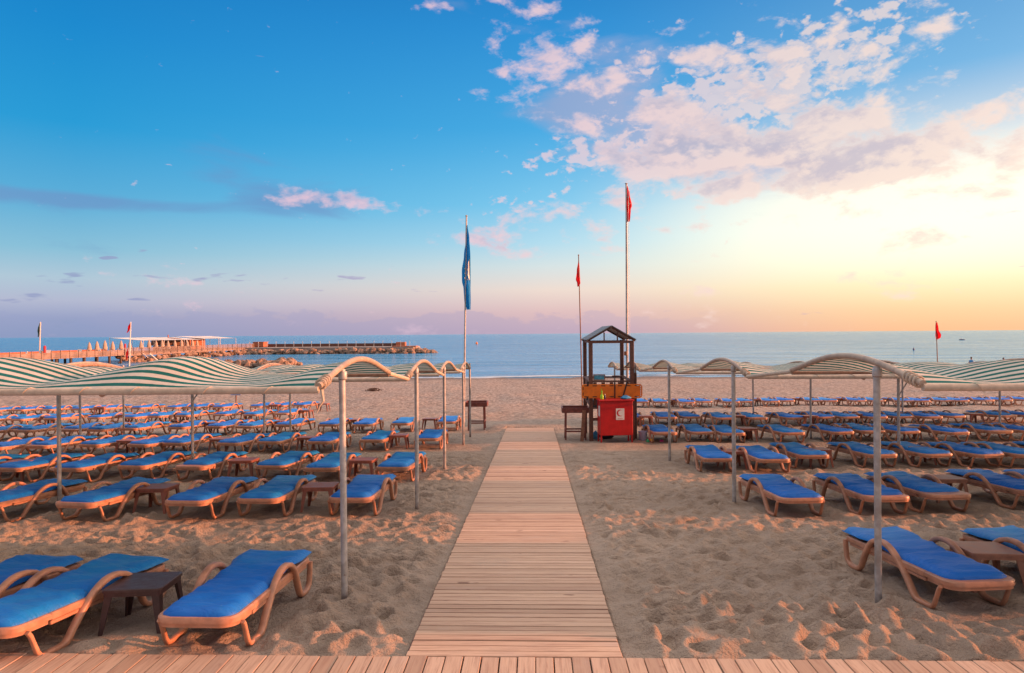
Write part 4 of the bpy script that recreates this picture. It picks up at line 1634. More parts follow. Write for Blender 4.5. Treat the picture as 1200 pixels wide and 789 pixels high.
# ------------------------------------------------------------------ bucket and toys
P = on_ground(754, 516.3)
bk = thing("bucket", "pale lilac plastic bucket on the sand right of the red cabinet", "bucket", (P.x, P.y + 0.1, P.z - 0.01))
MB().lathe([(0.095, 0), (0.10, 0.01), (0.128, 0.235), (0.138, 0.24), (0.138, 0.262), (0.122, 0.262), (0.105, 0.06)], (0, 0, 0), 18).build("body", MAT["pale_plastic"], bk, smooth=True, angle=50)
MB().tube([(0.13 * math.cos(a), -0.13 * 0.5 * math.sin(a) - 0.02, 0.24 - 0.07 * math.sin(a)) for a in [math.pi * k / 12 for k in range(13)]], 0.005, 6).build("handle", MAT["white"], bk, smooth=True)
for px, c, cn, s, sd_ in ((759.5, "green", "green", (0.055, 0.05, 0.05), 1), (761.2, "signred", "red", (0.045, 0.05, 0.055), 2), (764.2, "yellow", "yellow", (0.065, 0.05, 0.045), 3), (776.0, "pink", "pink", (0.06, 0.045, 0.035), 4)):
    P = on_ground(px, 518)
    o = MB().lathe([(s[0], 0), (s[0] * 1.05, 0.012), (s[0] * 0.9, s[2]), (s[0] * 0.55, s[2] * 1.6), (s[0] * 0.2, s[2] * 1.9)], (0, 0, 0), 12).build("sand_mould", MAT[c], smooth=True, angle=50)
    o.location = (P.x, P.y + 0.02 * sd_, P.z - 0.008)
    o.rotation_euler = (R(12), R(-8), 0)
    tag(o, f"{cn} plastic sand mould lying on the sand by the pale bucket", "beach toy", "sand toys by the bucket")

# clay pots under two tables
for (px, py, lab) in ((877.5, 514.8, "round terracotta pot under the side table right of the right shade pole"), (788.0, 475.6, "round terracotta pot under a side table in the row nearest the water")):
    P = on_ground(px, py)
    o = MB().lathe([(0.10, 0), (0.14, 0.04), (0.165, 0.13), (0.15, 0.2), (0.155, 0.22), (0.13, 0.22), (0.10, 0.10)], (0, 0, 0), 16).build("clay_pot", MAT["terracotta"], smooth=True, angle=60)
    o.location = (P.x, P.y + 0.2, g0(P.y + 0.2) - 0.01)
    tag(o, lab, "pot", "clay pots under tables")

# cups left on tables
for px, py, lab in ((158, 518.5, "small pale cup on a side table in the fourth row left"), (988.5, 501.5, "small pale cup on a side table in the fourth row right")):
    pass

# small sign on a post
Y = 35.5
P = at_depth(276.5, 473, Y)
sg = thing("sign_post", "pale blue sign board on a thin post behind the left loungers", "sign", (P.x, Y, g0(Y)))
z0_, z1_ = at_depth(276, 463.3, Y).z - g0(Y), at_depth(276, 456.5, Y).z - g0(Y)
MB().bar((0, 0.02, -0.1), (0, 0.02, z1_ - 0.05), 0.05, 0.05).build("post", MAT["plankbrown"], sg)
MB().box((0, -0.02, (z0_ + z1_) / 2), (0.55, 0.025, z1_ - z0_), bev=0.006).build("board", MAT["lilac"], sg)

# dry seaweed and driftwood on the open beach
def tangle(px, py, L, H, seed, label):
    rr = random.Random(seed)
    P = on_ground(px, py)
    m = MB()
    for k in range(46):
        a = rr.uniform(0, 6.28)
        c = Vector((rr.gauss(0, L * 0.3), rr.gauss(0, 0.25), rr.uniform(0, H)))
        d = Vector((math.cos(a), math.sin(a) * 0.5, rr.uniform(-.2, .35))) * rr.uniform(0.12, 0.32)
        m.tube([c - d, c + Vector((0, 0, rr.uniform(0, .08))), c + d], [0.008, rr.uniform(.018, .035), 0.006], 5)
    o = m.build("seaweed", MAT["seaweed"], smooth=True)
    o.location = P
    tag(o, label, "seaweed", kind="stuff")


tangle(437, 458, 0.7, 0.12, 1, "clump of dry brown seaweed on the beach behind the left canopies")
tangle(1096, 458.5, 1.2, 0.05, 2, "dark dry seaweed flat on the beach behind the right canopies")

# ------------------------------------------------------------------ pier and breakwater at the left
PX = -71.0
deck_z = CAM.z - 2.95
pier = thing("pier", "long wooden pier on dark piles with plank parapet at the left", "pier", (PX, 110, SEA))
L = lambda x, y, z: (x - PX, y - 110, z - SEA)
m = MB()
m.box(L(PX - 6, 93, deck_z - 0.12), (12, 46, 0.24))
m.build("walkway", MAT["pierwood"], pier)
m = MB()
m.box(L(PX - 6, 146, deck_z - 0.2), (12, 60, 0.45))
m.build("deck", MAT["pierwood"], pier)
m = MB()
for k in range(4):
    m.box(L(PX + 0.06, 92.8, deck_z - 0.15 + 0.25 * k), (0.06, 46, 0.225))
m.build("parapet", MAT["pierwood"], pier)
m = MB()
for k in range(24):
    m.box(L(PX + 0.13, 70 + 2.0 * k, deck_z + 0.38), (0.10, 0.12, 1.25))
m.build("parapet_post", MAT["pierwood"], pier)
m = MB()
m.box(L(PX - 12.1, 100, deck_z + 0.30), (0.3, 60, 0.62))
m.build("far_parapet", MAT["brick"], pier)
pile0 = None
k = 0
for y in np.arange(84, 117, 3.2):
    for x in (PX - 0.6, PX - 5.0, PX - 10.5):
        MB().tube([L(x, y, SEA - 1.2), L(x, y, deck_z - 0.245)], 0.20, 8).build("pile", MAT["pilewood"], pier, smooth=True)
for y in np.arange(121, 176, 5.5):
    MB().tube([L(PX + 0.15, y, SEA - 1.2), L(PX + 0.15, y, deck_z - 0.43)], 0.17, 8).build("pile", MAT["pilewood"], pier, smooth=True)
# deck railing: rails with closed boards
m = MB()
for k in range(5):
    m.box(L(PX + 0.04, 146, deck_z + 0.14 + 0.20 * k), (0.05, 60, 0.12))
for k in range(25):
    m.box(L(PX + 0.11, 116.2 + 2.48 * k, deck_z + 0.45), (0.09, 0.10, 1.25))
m.build("railing", MAT["pierwood"], pier)
# stair down to the water
m = MB()
for k in range(6):
    m.box(L(PX + 0.9, 121.5 + 0.42 * k, deck_z - 0.25 - 0.22 * k), (1.3, 0.34, 0.06))
for x in (PX + 0.28, PX + 1.52):
    m.bar(L(x, 121.2, deck_z - 0.1), L(x, 124.0, deck_z - 1.5), 0.08, 0.14)
m.build("stair", MAT["sail"], pier)

# rocks under the deck and along the breakwater
def rocks(name, pts, seed, label):
    rr = random.Random(seed)
    m = MB()
    for i, (x, y, z, s) in enumerate(pts):
        m.rock((x, y, z), (s * rr.uniform(0.8, 1.4), s * rr.uniform(0.8, 1.3), s * rr.uniform(0.55, 0.9)), seed * 1000 + i)
    o = m.build(name, MAT["rock"])
    tag(o, label, "rocks", kind="stuff")


rr = random.Random(44)
pts = []
for y in np.arange(117, 178, 0.75):
    for k in range(3):
        pts.append((PX + rr.uniform(-1.8, 0.9), y + rr.uniform(-.4, .4), SEA + rr.uniform(-0.2, 0.95), rr.uniform(0.35, 0.75)))
rocks("rubble", pts, 1, "orange brown armour rocks under the pier deck")

BY0, BY1 = 164.0, 176.0
bw = thing("breakwater", "long low concrete breakwater running out from the pier end", "breakwater", (-48, 170, SEA))
L2 = lambda x, y, z: (x + 48, y - 170, z - SEA)
bz = SEA + 1.55
MB().box(L2(-50.5, 170.5, bz - 1.2), (42, 10, 2.4)).build("walkway", MAT["concrete"], bw)
MB().box(L2(-54, 174.5, bz + 0.42), (38, 0.6, 0.8)).build("parapet", MAT["brownwood"], bw)
for x in np.arange(-70, -30, 2.2):
    MB().box(L2(x, 165.75, bz + 0.75), (0.10, 0.10, 1.5)).build("railing_post", MAT["sail"], bw)
MB().box(L2(-34.0, 173.5, bz + 0.55), (2.4, 1.6, 1.1), bev=0.1).build("end_block", MAT["brick"], bw)
MB().box(L2(-31.8, 167.5, bz + 0.1), (6.0, 3.0, 0.2)).build("end_slab", MAT["brick"], bw)
pts = []
for x in np.arange(-71, -29, 0.62):
    for k in range(4):
        pts.append((x + rr.uniform(-.4, .4), 165.1 - rr.uniform(-0.4, 2.2), SEA + rr.uniform(-0.3, 1.0), rr.uniform(0.4, 0.8)))
for k in range(150):
    q = rr.random()
    pts.append((-31 + 6.5 * q, 168 + rr.gauss(0, 2.6) * (1 - 0.6 * q), SEA + rr.uniform(-0.3, 1.2 * (1 - q) + 0.1), rr.uniform(0.4, 0.85)))
rocks("rubble", pts, 2, "dark armour rocks along the breakwater and round its tip")

# nearer groyne of rocks
pts = []
for k in range(230):
    q = rr.random()
    x = -48 + 13.2 * q
    pts.append((x, 97 + rr.gauss(0, 1.8), SEA + rr.uniform(-0.3, 0.75) * (1.0 if q < 0.92 else 0.8) + (0.25 if q > 0.9 else 0), rr.uniform(0.35, 0.8)))
rocks("rubble", pts, 3, "short groyne of orange lit rocks in the shallow water")

# kiosk at the pier corner
kk = thing("kiosk", "small orange brick kiosk at the corner of pier and breakwater", "kiosk", (-70.0, 172.5, deck_z))
MB().box((0, 0, 0.72), (2.7, 3.0, 1.15), bev=0.05).build("wall", MAT["brick"], kk)
MB().box((0, 0, 1.36), (3.0, 3.3, 0.12), bev=0.03).build("roof", MAT["brick"], kk)

# thatched bar on the pier
hb = thing("beach_bar", "reddish brown thatched bar under the pier awnings", "bar", (-78.5, 144, deck_z))
m = MB()
m.lathe([(2.9, 0.0), (2.9, 0.95)], (0, 0, 0), 24)
m.build("counter", MAT["thatch"], hb)
MB().lathe([(3.3, 1.05), (3.35, 1.25), (3.2, 2.15), (2.6, 2.5), (0.3, 2.75)], (0, 0, 0), 24).build("roof", MAT["thatch"], hb, smooth=True, angle=30)
MB().tube([(0, 0, 2.7), (0, 0, 3.3)], 0.12, 8).build("finial", MAT["brick"], hb)
hb2 = thing("service_hut", "orange red panelled hut beside the thatched bar on the pier", "hut", (-77.2, 151.0, deck_z))
MB().box((0, 0, 1.2), (3.4, 7.0, 2.4), bev=0.1).build("wall", MAT["brick"], hb2)
MB().box((0, 0, 2.48), (3.8, 7.6, 0.14), bev=0.05).build("roof", MAT["thatch"], hb2)

# awnings: pale cloth stretched between slim posts
AW = [(124.5, 131.0), (131.6, 139.5), (140.1, 147.2), (147.8, 155.0), (155.6, 164.0)]
for i, (ya, yb) in enumerate(AW):
    xa, xb = PX - 1.6, PX - 8.0
    t = thing("awning", f"pale flat cloth awning on slim posts over the pier, {ORD[i]} from the walkway", "awning", ((xa + xb) / 2, (ya + yb) / 2, deck_z), group="awnings on the pier")
    m = MB()
    n = 8
    for a in range(n + 1):
        for b2 in range(n + 1):
            p, q = a / n, b2 / n
            z = 2.25 + 0.55 * p - 0.10 * math.sin(math.pi * q) * math.sin(math.pi * p) + (0.18 if i > 2 else 0)
            m.v.append((xa + (xb - xa) * p - t.location.x, ya + (yb - ya) * q - t.location.y, z))
    N = len(m.v)
    m.v += [(x, y, z - 0.03) for x, y, z in m.v]
    for a in range(n):
        for b2 in range(n):
            k = a * (n + 1) + b2
            m.f.append((k, k + 1, k + n + 2, k + n + 1))
            m.f.append((N + k, N + k + n + 1, N + k + n + 2, N + k + 1))
    m.build("cloth", MAT["sail"], t, smooth=True, angle=180)
    for x in (xa, xb):
        for y in (ya + 0.1, yb - 0.1):
            MB().tube([(x - t.location.x, y - t.location.y, 0), (x - t.location.x, y - t.location.y, (2.28 if x == xa else 2.82) + (0.18 if i > 2 else 0))], 0.06, 6).build("post", MAT["sail"], t)

# folded parasols
proto = thing("folded_parasol", "x", "parasol", group="folded parasols along the pier")
MB().tube([(0, 0, 0), (0, 0, 2.25)], 0.04, 6).build("pole", MAT["pierwood"], proto)
MB().lathe([(0.10, 0.72), (0.33, 0.80), (0.36, 1.0), (0.25, 1.7), (0.10, 2.15), (0.03, 2.3)], (0, 0, 0), 9).build("cloth", MAT["parasol"], proto, smooth=True, angle=30)
MB().lathe([(0.32, 0), (0.32, 0.08), (0.08, 0.12)], (0, 0, 0), 10).build("base", MAT["concrete"], proto)
remember(proto)
PAR = [104.7, 113.7, 123, 132, 142, 152, 165.3, 174.7, 183, 190, 197, 205, 212.7, 219.5, 225.5, 231]
for i, px in enumerate(PAR):
    X = PX - 1.0 if i > 1 else PX - 1.2
    d = ray(px, 405)
    Y = X * d.y / d.x
    o = proto if i == 0 else copy_tree(proto)
    o.location = (X, Y, deck_z)
    s = 0.95 + 0.12 * ((i * 7) % 5) / 5
    o.scale = (s, s, s)
    o["label"] = f"folded tan parasol on the pier, {ORD[i]} along from the walkway" if i < 14 else f"folded tan parasol at the far end of the pier, {['second last', 'last'][i - 14]} of the line"

# white deck chairs on the pier
proto = thing("deck_chair", "x", "deck chair", group="white deck chairs on the pier")
m = MB().box((0, 0, 0.38), (0.6, 0.6, 0.07), bev=0.02)
m.build("seat", MAT["white"], proto)
MB().bar((-0.30, 0, 0.40), (-0.48, 0, 0.98), 0.6, 0.06, up=(1, 0, 0)).build("backrest", MAT["white"], proto)
for sx in (-1, 1):
    for sy in (-1, 1):
        MB().bar((sx * 0.26, sy * 0.26, 0), (sx * 0.26, sy * 0.26, 0.345), 0.05, 0.05).build("leg", MAT["white"], proto)
remember(proto)
i = 0
for y in np.arange(96, 146, 3.9):
    o = proto if i == 0 else copy_tree(proto)
    o.location = (PX - 2.6 - (i % 3) * 1.1, y + (i % 2) * 0.6, deck_z)
    o.rotation_euler = (0, 0, R(-90 + 25 * ((i * 5) % 4 - 1.5)))
    o["label"] = f"small white chair on the pier, {ORD[i]} along from the shore end"
    i += 1

# lamp columns and bollards on the pier
t = thing("flagpole", "pale pole at the pier's far edge with a hanging dark green flag", "flagpole", (at_depth(46.2, 405, 112).x, 112, deck_z))
tp = at_depth(47.4, 377.5, 112)
MB().tube([(0, 0, 0), (tp.x - t.location.x, 0, tp.z - deck_z)], 0.09, 8).build("pole", MAT["sail"], t, smooth=True)
base = Vector(t.location)
rows = flag_rows([(379, 46.4, 47.4), (385, 45.0, 47.0), (389, 44.4, 46.6), (395, 44.6, 45.6)], 112)
m, at = drape(rows, 0.14, 1.5, seed=12)
m.build("flag", MAT["greenflag"], t, smooth=True, angle=180)
for i, (px, py, c, lab) in enumerate(((52.4, 412, "signred", "short dark red post on the pier near the green flag"), (146.6, 412, "signred", "short dark red post on the pier beside the beach flagpole"))):
    X = PX - 3.0
    d = ray(px, py)
    Y = X * d.y / d.x
    o = MB().lathe([(0.16, 0), (0.18, 0.05), (0.18, 1.55), (0.10, 1.7)], (0, 0, 0), 10).build("bollard", MAT[c], smooth=True, angle=40)
    o.location = (X, Y, deck_z)
    tag(o, lab, "bollard", "red posts on the pier")

# ------------------------------------------------------------------ things on the water
P = at_height(1127.5, 398.6, SEA)
bt = thing("boat", "small dark blue boat far out on the bright water", "boat", P)
bt.scale = (0.42, 0.42, 0.42)
m = MB()
hull = [(-3.2, 0.9), (1.6, 0.95), (3.4, 0.0), (1.6, -0.95), (-3.2, -0.9)]
m.v = [(x * 0.85, y * 0.7, -0.2) for x, y in hull] + [(x, y, 0.75 + (0.35 if x > 3 else 0)) for x, y in hull]
m.f = [(4, 3, 2, 1, 0), (5, 6, 7, 8, 9)] + [(i, (i + 1) % 5, 5 + (i + 1) % 5, 5 + i) for i in range(5)]
m.build("hull", MAT["boatblue"], bt)
MB().box((-0.9, 0, 1.25), (2.0, 1.2, 1.0), taper=0.85, bev=0.05).build("cabin", MAT["white"], bt)
P = at_height(1070.8, 410.5, SEA)
o = MB().lathe([(0.20, -0.2), (0.22, 0.0), (0.18, 0.25), (0.09, 0.4), (0.06, 0.6)], (0, 0, 0), 10).build("buoy", MAT["boatblue"], smooth=True)
o.location = P
tag(o, "small dark buoy on the bright water right of the stand", "buoy", "buoys on the sea")
P = at_height(558.6, 403.4, SEA)
o = MB().lathe([(0.42, -0.3), (0.55, 0.0), (0.50, 0.5), (0.25, 0.9), (0.12, 1.0)], (0, 0, 0), 12).build("buoy", MAT["orange"], smooth=True)
o.location = P
tag(o, "small orange buoy on the blue water beside the blue flag pole", "buoy", "buoys on the sea")


# ------------------------------------------------------------------ people by the water
def skin_mesh(name, joints, edges, mat, parent=None, sub=2):
    me = bpy.data.meshes.new(name)
    me.from_pydata([j[0] for j in joints], edges, [])
    me.update()
    me.materials.append(mat)
    o = bpy.data.objects.new(name, me)
    col.objects.link(o)
    sk = o.modifiers.new("skin", "SKIN")
    sk.use_smooth_shade = True
    for v, j in zip(me.skin_vertices[0].data if len(me.skin_vertices) else [], joints):
        v.radius = j[1] if isinstance(j[1], tuple) else (j[1], j[1])
    if len(me.skin_vertices):
        me.skin_vertices[0].data[0].use_root = True
    ss = o.modifiers.new("sub", "SUBSURF")
    ss.levels = ss.render_levels = sub
    if parent is not None:
        o.parent = parent
    return o


def person(loc, rz, label, arms, shirt, H=1.76):
    t = thing("person", label, "person", loc, (0, 0, rz), "people at the water's edge")
    J, E = [], []

    def j(p, r):
        J.append((p, r))
        return len(J) - 1

    def e(*ids):
        for a, b in zip(ids[:-1], ids[1:]):
            E.append((a, b))
    pel = j((0, 0, 0.94), (0.145, 0.105))
    waist = j((0, 0, 1.10), (0.125, 0.090))
    chest = j((0, 0.01, 1.30), (0.150, 0.105))
    neck0 = j((0, 0, 1.46), (0.075, 0.065))
    neck = j((0, 0.005, 1.53), 0.052)
    jaw = j((0, -0.012, 1.60), (0.062, 0.075))
    head = j((0, 0.0, 1.68), (0.078, 0.094))
    crown = j((0, 0.005, 1.745), (0.055, 0.07))
    e(pel, waist, chest, neck0, neck, jaw, head, crown)
    for s in (-1, 1):
        hip = j((s * 0.095, 0, 0.86), 0.090)
        kn = j((s * 0.11, -0.012, 0.48), 0.058)
        cf = j((s * 0.113, 0.012, 0.33), 0.054)
        an = j((s * 0.115, 0.02, 0.09), 0.036)
        he = j((s * 0.118, 0.0, 0.045), 0.040)
        to = j((s * 0.13, -0.17, 0.03), 0.030)
        e(pel, hip, kn, cf, an, he, to)
        sh = j((s * 0.175, 0, 1.42), 0.058)
        if arms == "down":
            el = j((s * 0.24, 0.02, 1.13), 0.040)
            wr = j((s * 0.26, -0.05, 0.88), 0.029)
            dr = Vector((s * 0.02, -0.03, -1)).normalized()
        else:
            el = j((s * 0.46, 0.03, 1.44), 0.040)
            wr = j((s * 0.71, -0.03, 1.46), 0.029)
            dr = Vector((s * 1, -0.12, 0.03)).normalized()
        W_ = Vector(J[wr][0])
        hd = j(tuple(W_ + dr * 0.06), (0.036, 0.024))
        e(chest, sh, el, wr, hd)
        side = dr.cross(Vector((0, 1, 0))).normalized()
        for k, off in enumerate((-0.027, -0.009, 0.009, 0.026)):
            b0 = j(tuple(W_ + dr * 0.10 + side * off), 0.010)
            b1 = j(tuple(W_ + dr * (0.15 + 0.01 * (1 - abs(k - 1.5))) + side * off * 1.1 + Vector((0, -0.012, 0))), 0.008)
            e(hd, b0, b1)
        th0 = j(tuple(W_ + dr * 0.055 + side * 0.048 * s), 0.011)
        th1 = j(tuple(W_ + dr * 0.10 + side * 0.065 * s), 0.009)
        e(hd, th0, th1)
    body = skin_mesh("body", J, E, MAT["skin"], t)
    # face
    m = MB()
    m.lathe([(0.006, 0.02), (0.014, 0.0), (0.010, -0.012)], (0, -0.098, 1.665), 8)
    m.build("nose", MAT["skin"], t, smooth=True)
    for s in (-1, 1):
        MB().rock((s * 0.03, -0.088, 1.69), (0.011, 0.008, 0.008), 5).build("eye", MAT["hair"], t, smooth=True)
        MB().rock((s * 0.082, 0.01, 1.675), (0.012, 0.02, 0.033), 6).build("ear", MAT["skin"], t, smooth=True)
    MB().box((0, -0.090, 1.622), (0.042, 0.008, 0.010), bev=0.003).build("mouth", MAT["signred"], t)
    hp = MB()
    seg, rings = 14, 7
    for i in range(rings + 1):
        v = R(2 + 88 * i / rings)
        for k in range(seg):
            u = 2 * math.pi * k / seg
            zf = -0.05 if math.sin(u) > 0.1 else 0.0
            hp.v.append((0.094 * math.cos(v) * math.cos(u), 0.012 + 0.108 * math.cos(v) * math.sin(u), 1.70 + zf * math.cos(v) + 0.098 * math.sin(v)))
    for i in range(rings):
        for k in range(seg):
            q = (k + 1) % seg
            hp.f.append((i * seg + k, i * seg + q, (i + 1) * seg + q, (i + 1) * seg + k))
    hp.build("hair", MAT["hair"], t, smooth=True, angle=180)
    # clothes follow the body a little outside it
    def shell(pr, name, mat):
        m = MB()
        seg = 16
        for (z, rx, ry, cy) in pr:
            for k in range(seg):
                u = 2 * math.pi * k / seg
                m.v.append((rx * math.cos(u), cy + ry * math.sin(u), z))
        for i in range(len(pr) - 1):
            for k in range(seg):
                q = (k + 1) % seg
                m.f.append((i * seg + k, i * seg + q, (i + 1) * seg + q, (i + 1) * seg + k))
        m.build(name, mat, t, smooth=True, angle=180)
    if shirt:
        shell([(0.92, 0.19, 0.145, 0), (1.10, 0.175, 0.135, 0), (1.32, 0.225, 0.15, 0.005), (1.42, 0.225, 0.13, 0.005), (1.50, 0.10, 0.085, 0)], "shirt", MAT["shirt"])
    shell([(0.60, 0.205, 0.13, 0), (0.80, 0.205, 0.14, 0), (0.98, 0.18, 0.135, 0), (1.0, 0.17, 0.125, 0)], "shorts", MAT["shorts"])
    return t


Yp = 72.0
P = at_depth(1138.3, 430, Yp)
person((P.x, Yp, g0(Yp)), R(170), "person in a light blue shirt standing by the water behind the canopy", "down", True)
P = at_depth(1176.0, 430, Yp + 2)
person((P.x, Yp + 2, g0(Yp + 2) - 0.12), R(8), "bare shouldered person with both arms stretched out at the water's edge", "wide", False)

# ------------------------------------------------------------------ light
AZ, EL = R(90), R(9.3)          # azimuth clockwise from the direction of the boardwalk
sd_ = Vector((math.sin(AZ) * math.cos(EL), math.cos(AZ) * math.cos(EL), math.sin(EL)))
ld = bpy.data.lights.new("sun", "SUN")
ld.energy = 5.0
ld.color = (1.0, 0.34, 0.15)
ld.angle = R(0.5)
lo = bpy.data.objects.new("sun", ld)
col.objects.link(lo)
lo.rotation_euler = sd_.to_track_quat("Z", "Y").to_euler()
lo.location = (40, 0, 20)

# ------------------------------------------------------------------ sky
world = bpy.data.worlds.new("World")
scene.world = world
world.use_nodes = True
wt = NT(world.node_tree)
for n in list(world.node_tree.nodes):
    world.node_tree.nodes.remove(n)
out = wt.node("ShaderNodeOutputWorld")
sky = wt.node("ShaderNodeTexSky")
sky.sky_type = "NISHITA"
sky.sun_disc = False
sky.sun_elevation = EL
sky.sun_rotation = AZ
sky.altitude = 0
sky.air_density = 1.0
sky.dust_density = 1.5
bg1 = wt.node("ShaderNodeBackground")
wt.put(bg1.inputs[0], sky.outputs[0])
bg1.inputs[1].default_value = 0.05

dirv = wt.node("ShaderNodeTexCoord").outputs["Generated"]
nv = wt.node("ShaderNodeVectorMath", operation="NORMALIZE")
wt.put(nv.inputs[0], dirv)
sp3 = wt.node("ShaderNodeSeparateXYZ")
wt.put(sp3.inputs[0], nv.outputs[0])
dx, dy, dz = sp3.outputs
el = wt.math("ARCSINE", dz)                       # elevation, rad
az = wt.math("ARCTAN2", dx, dy)                   # azimuth from +Y, clockwise


def azel(px, py):
    d = ray(px, py).normalized()
    return math.atan2(d.x, d.y), math.asin(d.z)


def stops(px, lst):
    return [(max(0.0, azel(px, y)[1]) / 0.55, srgb(*c)) for y, c in lst]


e01 = wt.math("DIVIDE", wt.math("MAXIMUM", el, 0.0), 0.55, clamp=True)
rampL = wt.ramp(e01, stops(60, [(392, (135, 152, 190)), (372, (150, 160, 198)), (352, (176, 182, 208)), (325, (172, 196, 214)), (290, (132, 188, 214)), (230, (84, 170, 214)), (140, (22, 152, 212)), (20, (2, 134, 204)), (-250, (0, 105, 180))]))
rampC = wt.ramp(e01, stops(640, [(388, (200, 172, 188)), (366, (222, 188, 190)), (340, (236, 216, 206)), (312, (208, 222, 226)), (285, (166, 214, 236)), (240, (112, 196, 236)), (150, (66, 168, 226)), (30, (40, 142, 212)), (-250, (10, 105, 180))]))
rampR = wt.ramp(e01, stops(1130, [(386, (255, 190, 140)), (360, (255, 202, 142)), (330, (255, 224, 155)), (295, (255, 242, 196)), (255, (255, 252, 225)), (215, (255, 248, 228)), (150, (190, 210, 228)), (70, (110, 178, 226)), (-250, (20, 115, 190))]))
sunaz = R(58)
dd = wt.math("ABSOLUTE", wt.math("SUBTRACT", az, sunaz))
dd = wt.math("MINIMUM", dd, wt.math("SUBTRACT", 2 * math.pi, dd))
aC = sunaz - azel(640, 300)[0]
aR = sunaz - azel(1130, 300)[0]
aL = sunaz - azel(90, 300)[0]
fCR = wt.mapr(dd, aC, aR, 0, 1)
fLC = wt.mapr(dd, aL, aC, 0, 1, False)
base_c = wt.mix(fCR, wt.mix(fLC, rampL, rampC), rampR)

# glow round the low sun
ga, ge = azel(1130, 255)
q1 = wt.math("MULTIPLY", wt.math("SUBTRACT", az, ga), 1 / 0.34)
q2 = wt.math("MULTIPLY", wt.math("SUBTRACT", el, ge), 1 / 0.085)
g2 = wt.math("EXPONENT", wt.math("MULTIPLY", wt.math("ADD", wt.math("MULTIPLY", q1, q1), wt.math("MULTIPLY", q2, q2)), -1.0))
base_c = wt.mix(wt.math("MULTIPLY", g2, 0.85), base_c, (1.25, 1.18, 0.95, 1))

# ---- clouds: noise on a flat layer high above the beach
inv = wt.math("DIVIDE", 1.0, wt.math("MAXIMUM", wt.math("ADD", dz, 0.09), 0.02))
cx_ = wt.math("MULTIPLY", dx, inv)
cy_ = wt.math("MULTIPLY", dy, inv)
cmb = wt.node("ShaderNodeCombineXYZ")
wt.put(cmb.inputs[0], cx_)
wt.put(cmb.inputs[1], cy_)
cvec = cmb.outputs[0]
azc = wt.node("ShaderNodeCombineXYZ")          # azimuth / elevation vector for the low banks
wt.put(azc.inputs[0], az)
wt.put(azc.inputs[1], el)
avec = azc.outputs[0]


def window(px, py, wx, wy, tilt=0.0, k=1.0):
    """soft elliptical region of the sky round a direction; sizes in pixels of the photograph"""
    a0, e0 = azel(px, py)
    a1, _ = azel(px + wx, py)
    _, e1 = azel(px, py - wy)
    da = wt.math("SUBTRACT", az, a0)
    de = wt.math("SUBTRACT", el, e0)
    ca, sa = math.cos(tilt), math.sin(tilt)
    u = wt.math("ADD", wt.math("MULTIPLY", da, ca), wt.math("MULTIPLY", de, sa))
    v = wt.math("ADD", wt.math("MULTIPLY", da, -sa), wt.math("MULTIPLY", de, ca))
    u = wt.math("MULTIPLY", u, 1 / abs(a1 - a0))
    v = wt.math("MULTIPLY", v, 1 / abs(e1 - e0))
    r2 = wt.math("ADD", wt.math("MULTIPLY", u, u), wt.math("MULTIPLY", v, v))
    return wt.math("MULTIPLY", wt.math("EXPONENT", wt.math("MULTIPLY", r2, -1.0)), k)


def total(lst):
    s = lst[0]
    for x in lst[1:]:
        s = wt.math("ADD", s, x)
    return s


def layer(vec):
    a = wt.noise(wt.mapping(vec, (6.0, 9.5, 1), rot=(0, 0, -0.45)), 1.0, 8, 0.58, 0.25)
    b = wt.noise(wt.mapping(vec, (16, 30, 1), rot=(0, 0, -0.55)), 1.0, 7, 0.60, 0.2)
    return wt.math("ADD", wt.math("MULTIPLY", a, 0.52), wt.math("MULTIPLY", b, 0.48))


n = layer(avec)
nb = layer(wt.mapping(avec, loc=(0.022, -0.012, 0)))
reg = total([
    window(780, 120, 240, 95, -0.40, 0.25),
    window(1050, 182, 270, 50, 0.0, 0.38),
    window(740, 190, 150, 45, 0.15, 0.10),
    window(1040, 45, 330, 85, 0.25, 0.20),
    window(665, 15, 70, 35, 0.0, 0.24),
    window(560, 120, 60, 22, 0.0, 0.24),
    window(650, 258, 150, 30, 0.2, 0.31),
    window(790, 268, 130, 8, 0.06, 0.26),
    window(400, 234, 75, 18, 0.0, 0.36),
    window(500, 12, 45, 12, 0.0, 0.12),
    window(220, 90, 330, 130, 0.0, -0.30),
])
dens = wt.math("ADD", wt.math("MULTIPLY", wt.math("SUBTRACT", n, 0.565), 2.3), reg)
lreg = total([window(345, 230, 95, 22, 0.0, 0.30), window(220, 168, 105, 26, -0.1, 0.09), window(70, 233, 220, 13, 0.0, 0.42), window(720, 130, 150, 75, -0.4, 0.40), window(860, 185, 150, 45, -0.2, 0.14)])
ldens = wt.math("ADD", wt.math("SUBTRACT", wt.noise(wt.mapping(avec, (4.0, 15, 1)), 1.0, 6, 0.55, 0.4), 0.62), lreg)
lav = wt.mapr(ldens, 0.0, 0.26, 0.0, 0.70)
base_c = wt.mix(lav, base_c, wt.mix(wt.mapr(dd, R(80), R(35), 0, 1), srgb(104, 144, 196), srgb(190, 186, 210)))
rip = wt.noise(wt.mapping(avec, (38, 58, 1), rot=(0, 0, -0.5)), 1.0, 4, 0.55, 0.15)
ripreg = total([window(690, 180, 85, 36, 0.2, 0.24), window(960, 75, 190, 65, 0.3, 0.27), window(800, 110, 110, 60, -0.3, 0.18), window(600, 245, 60, 20, 0.0, 0.17), window(480, 160, 50, 15, 0, 0.10)])
rd_ = wt.math("ADD", wt.math("SUBTRACT", rip, 0.68), ripreg)
rcov = wt.mapr(rd_, 0.0, 0.12, 0.0, 0.75)
cov = wt.math("MAXIMUM", wt.mapr(dens, 0.0, 0.24), rcov)
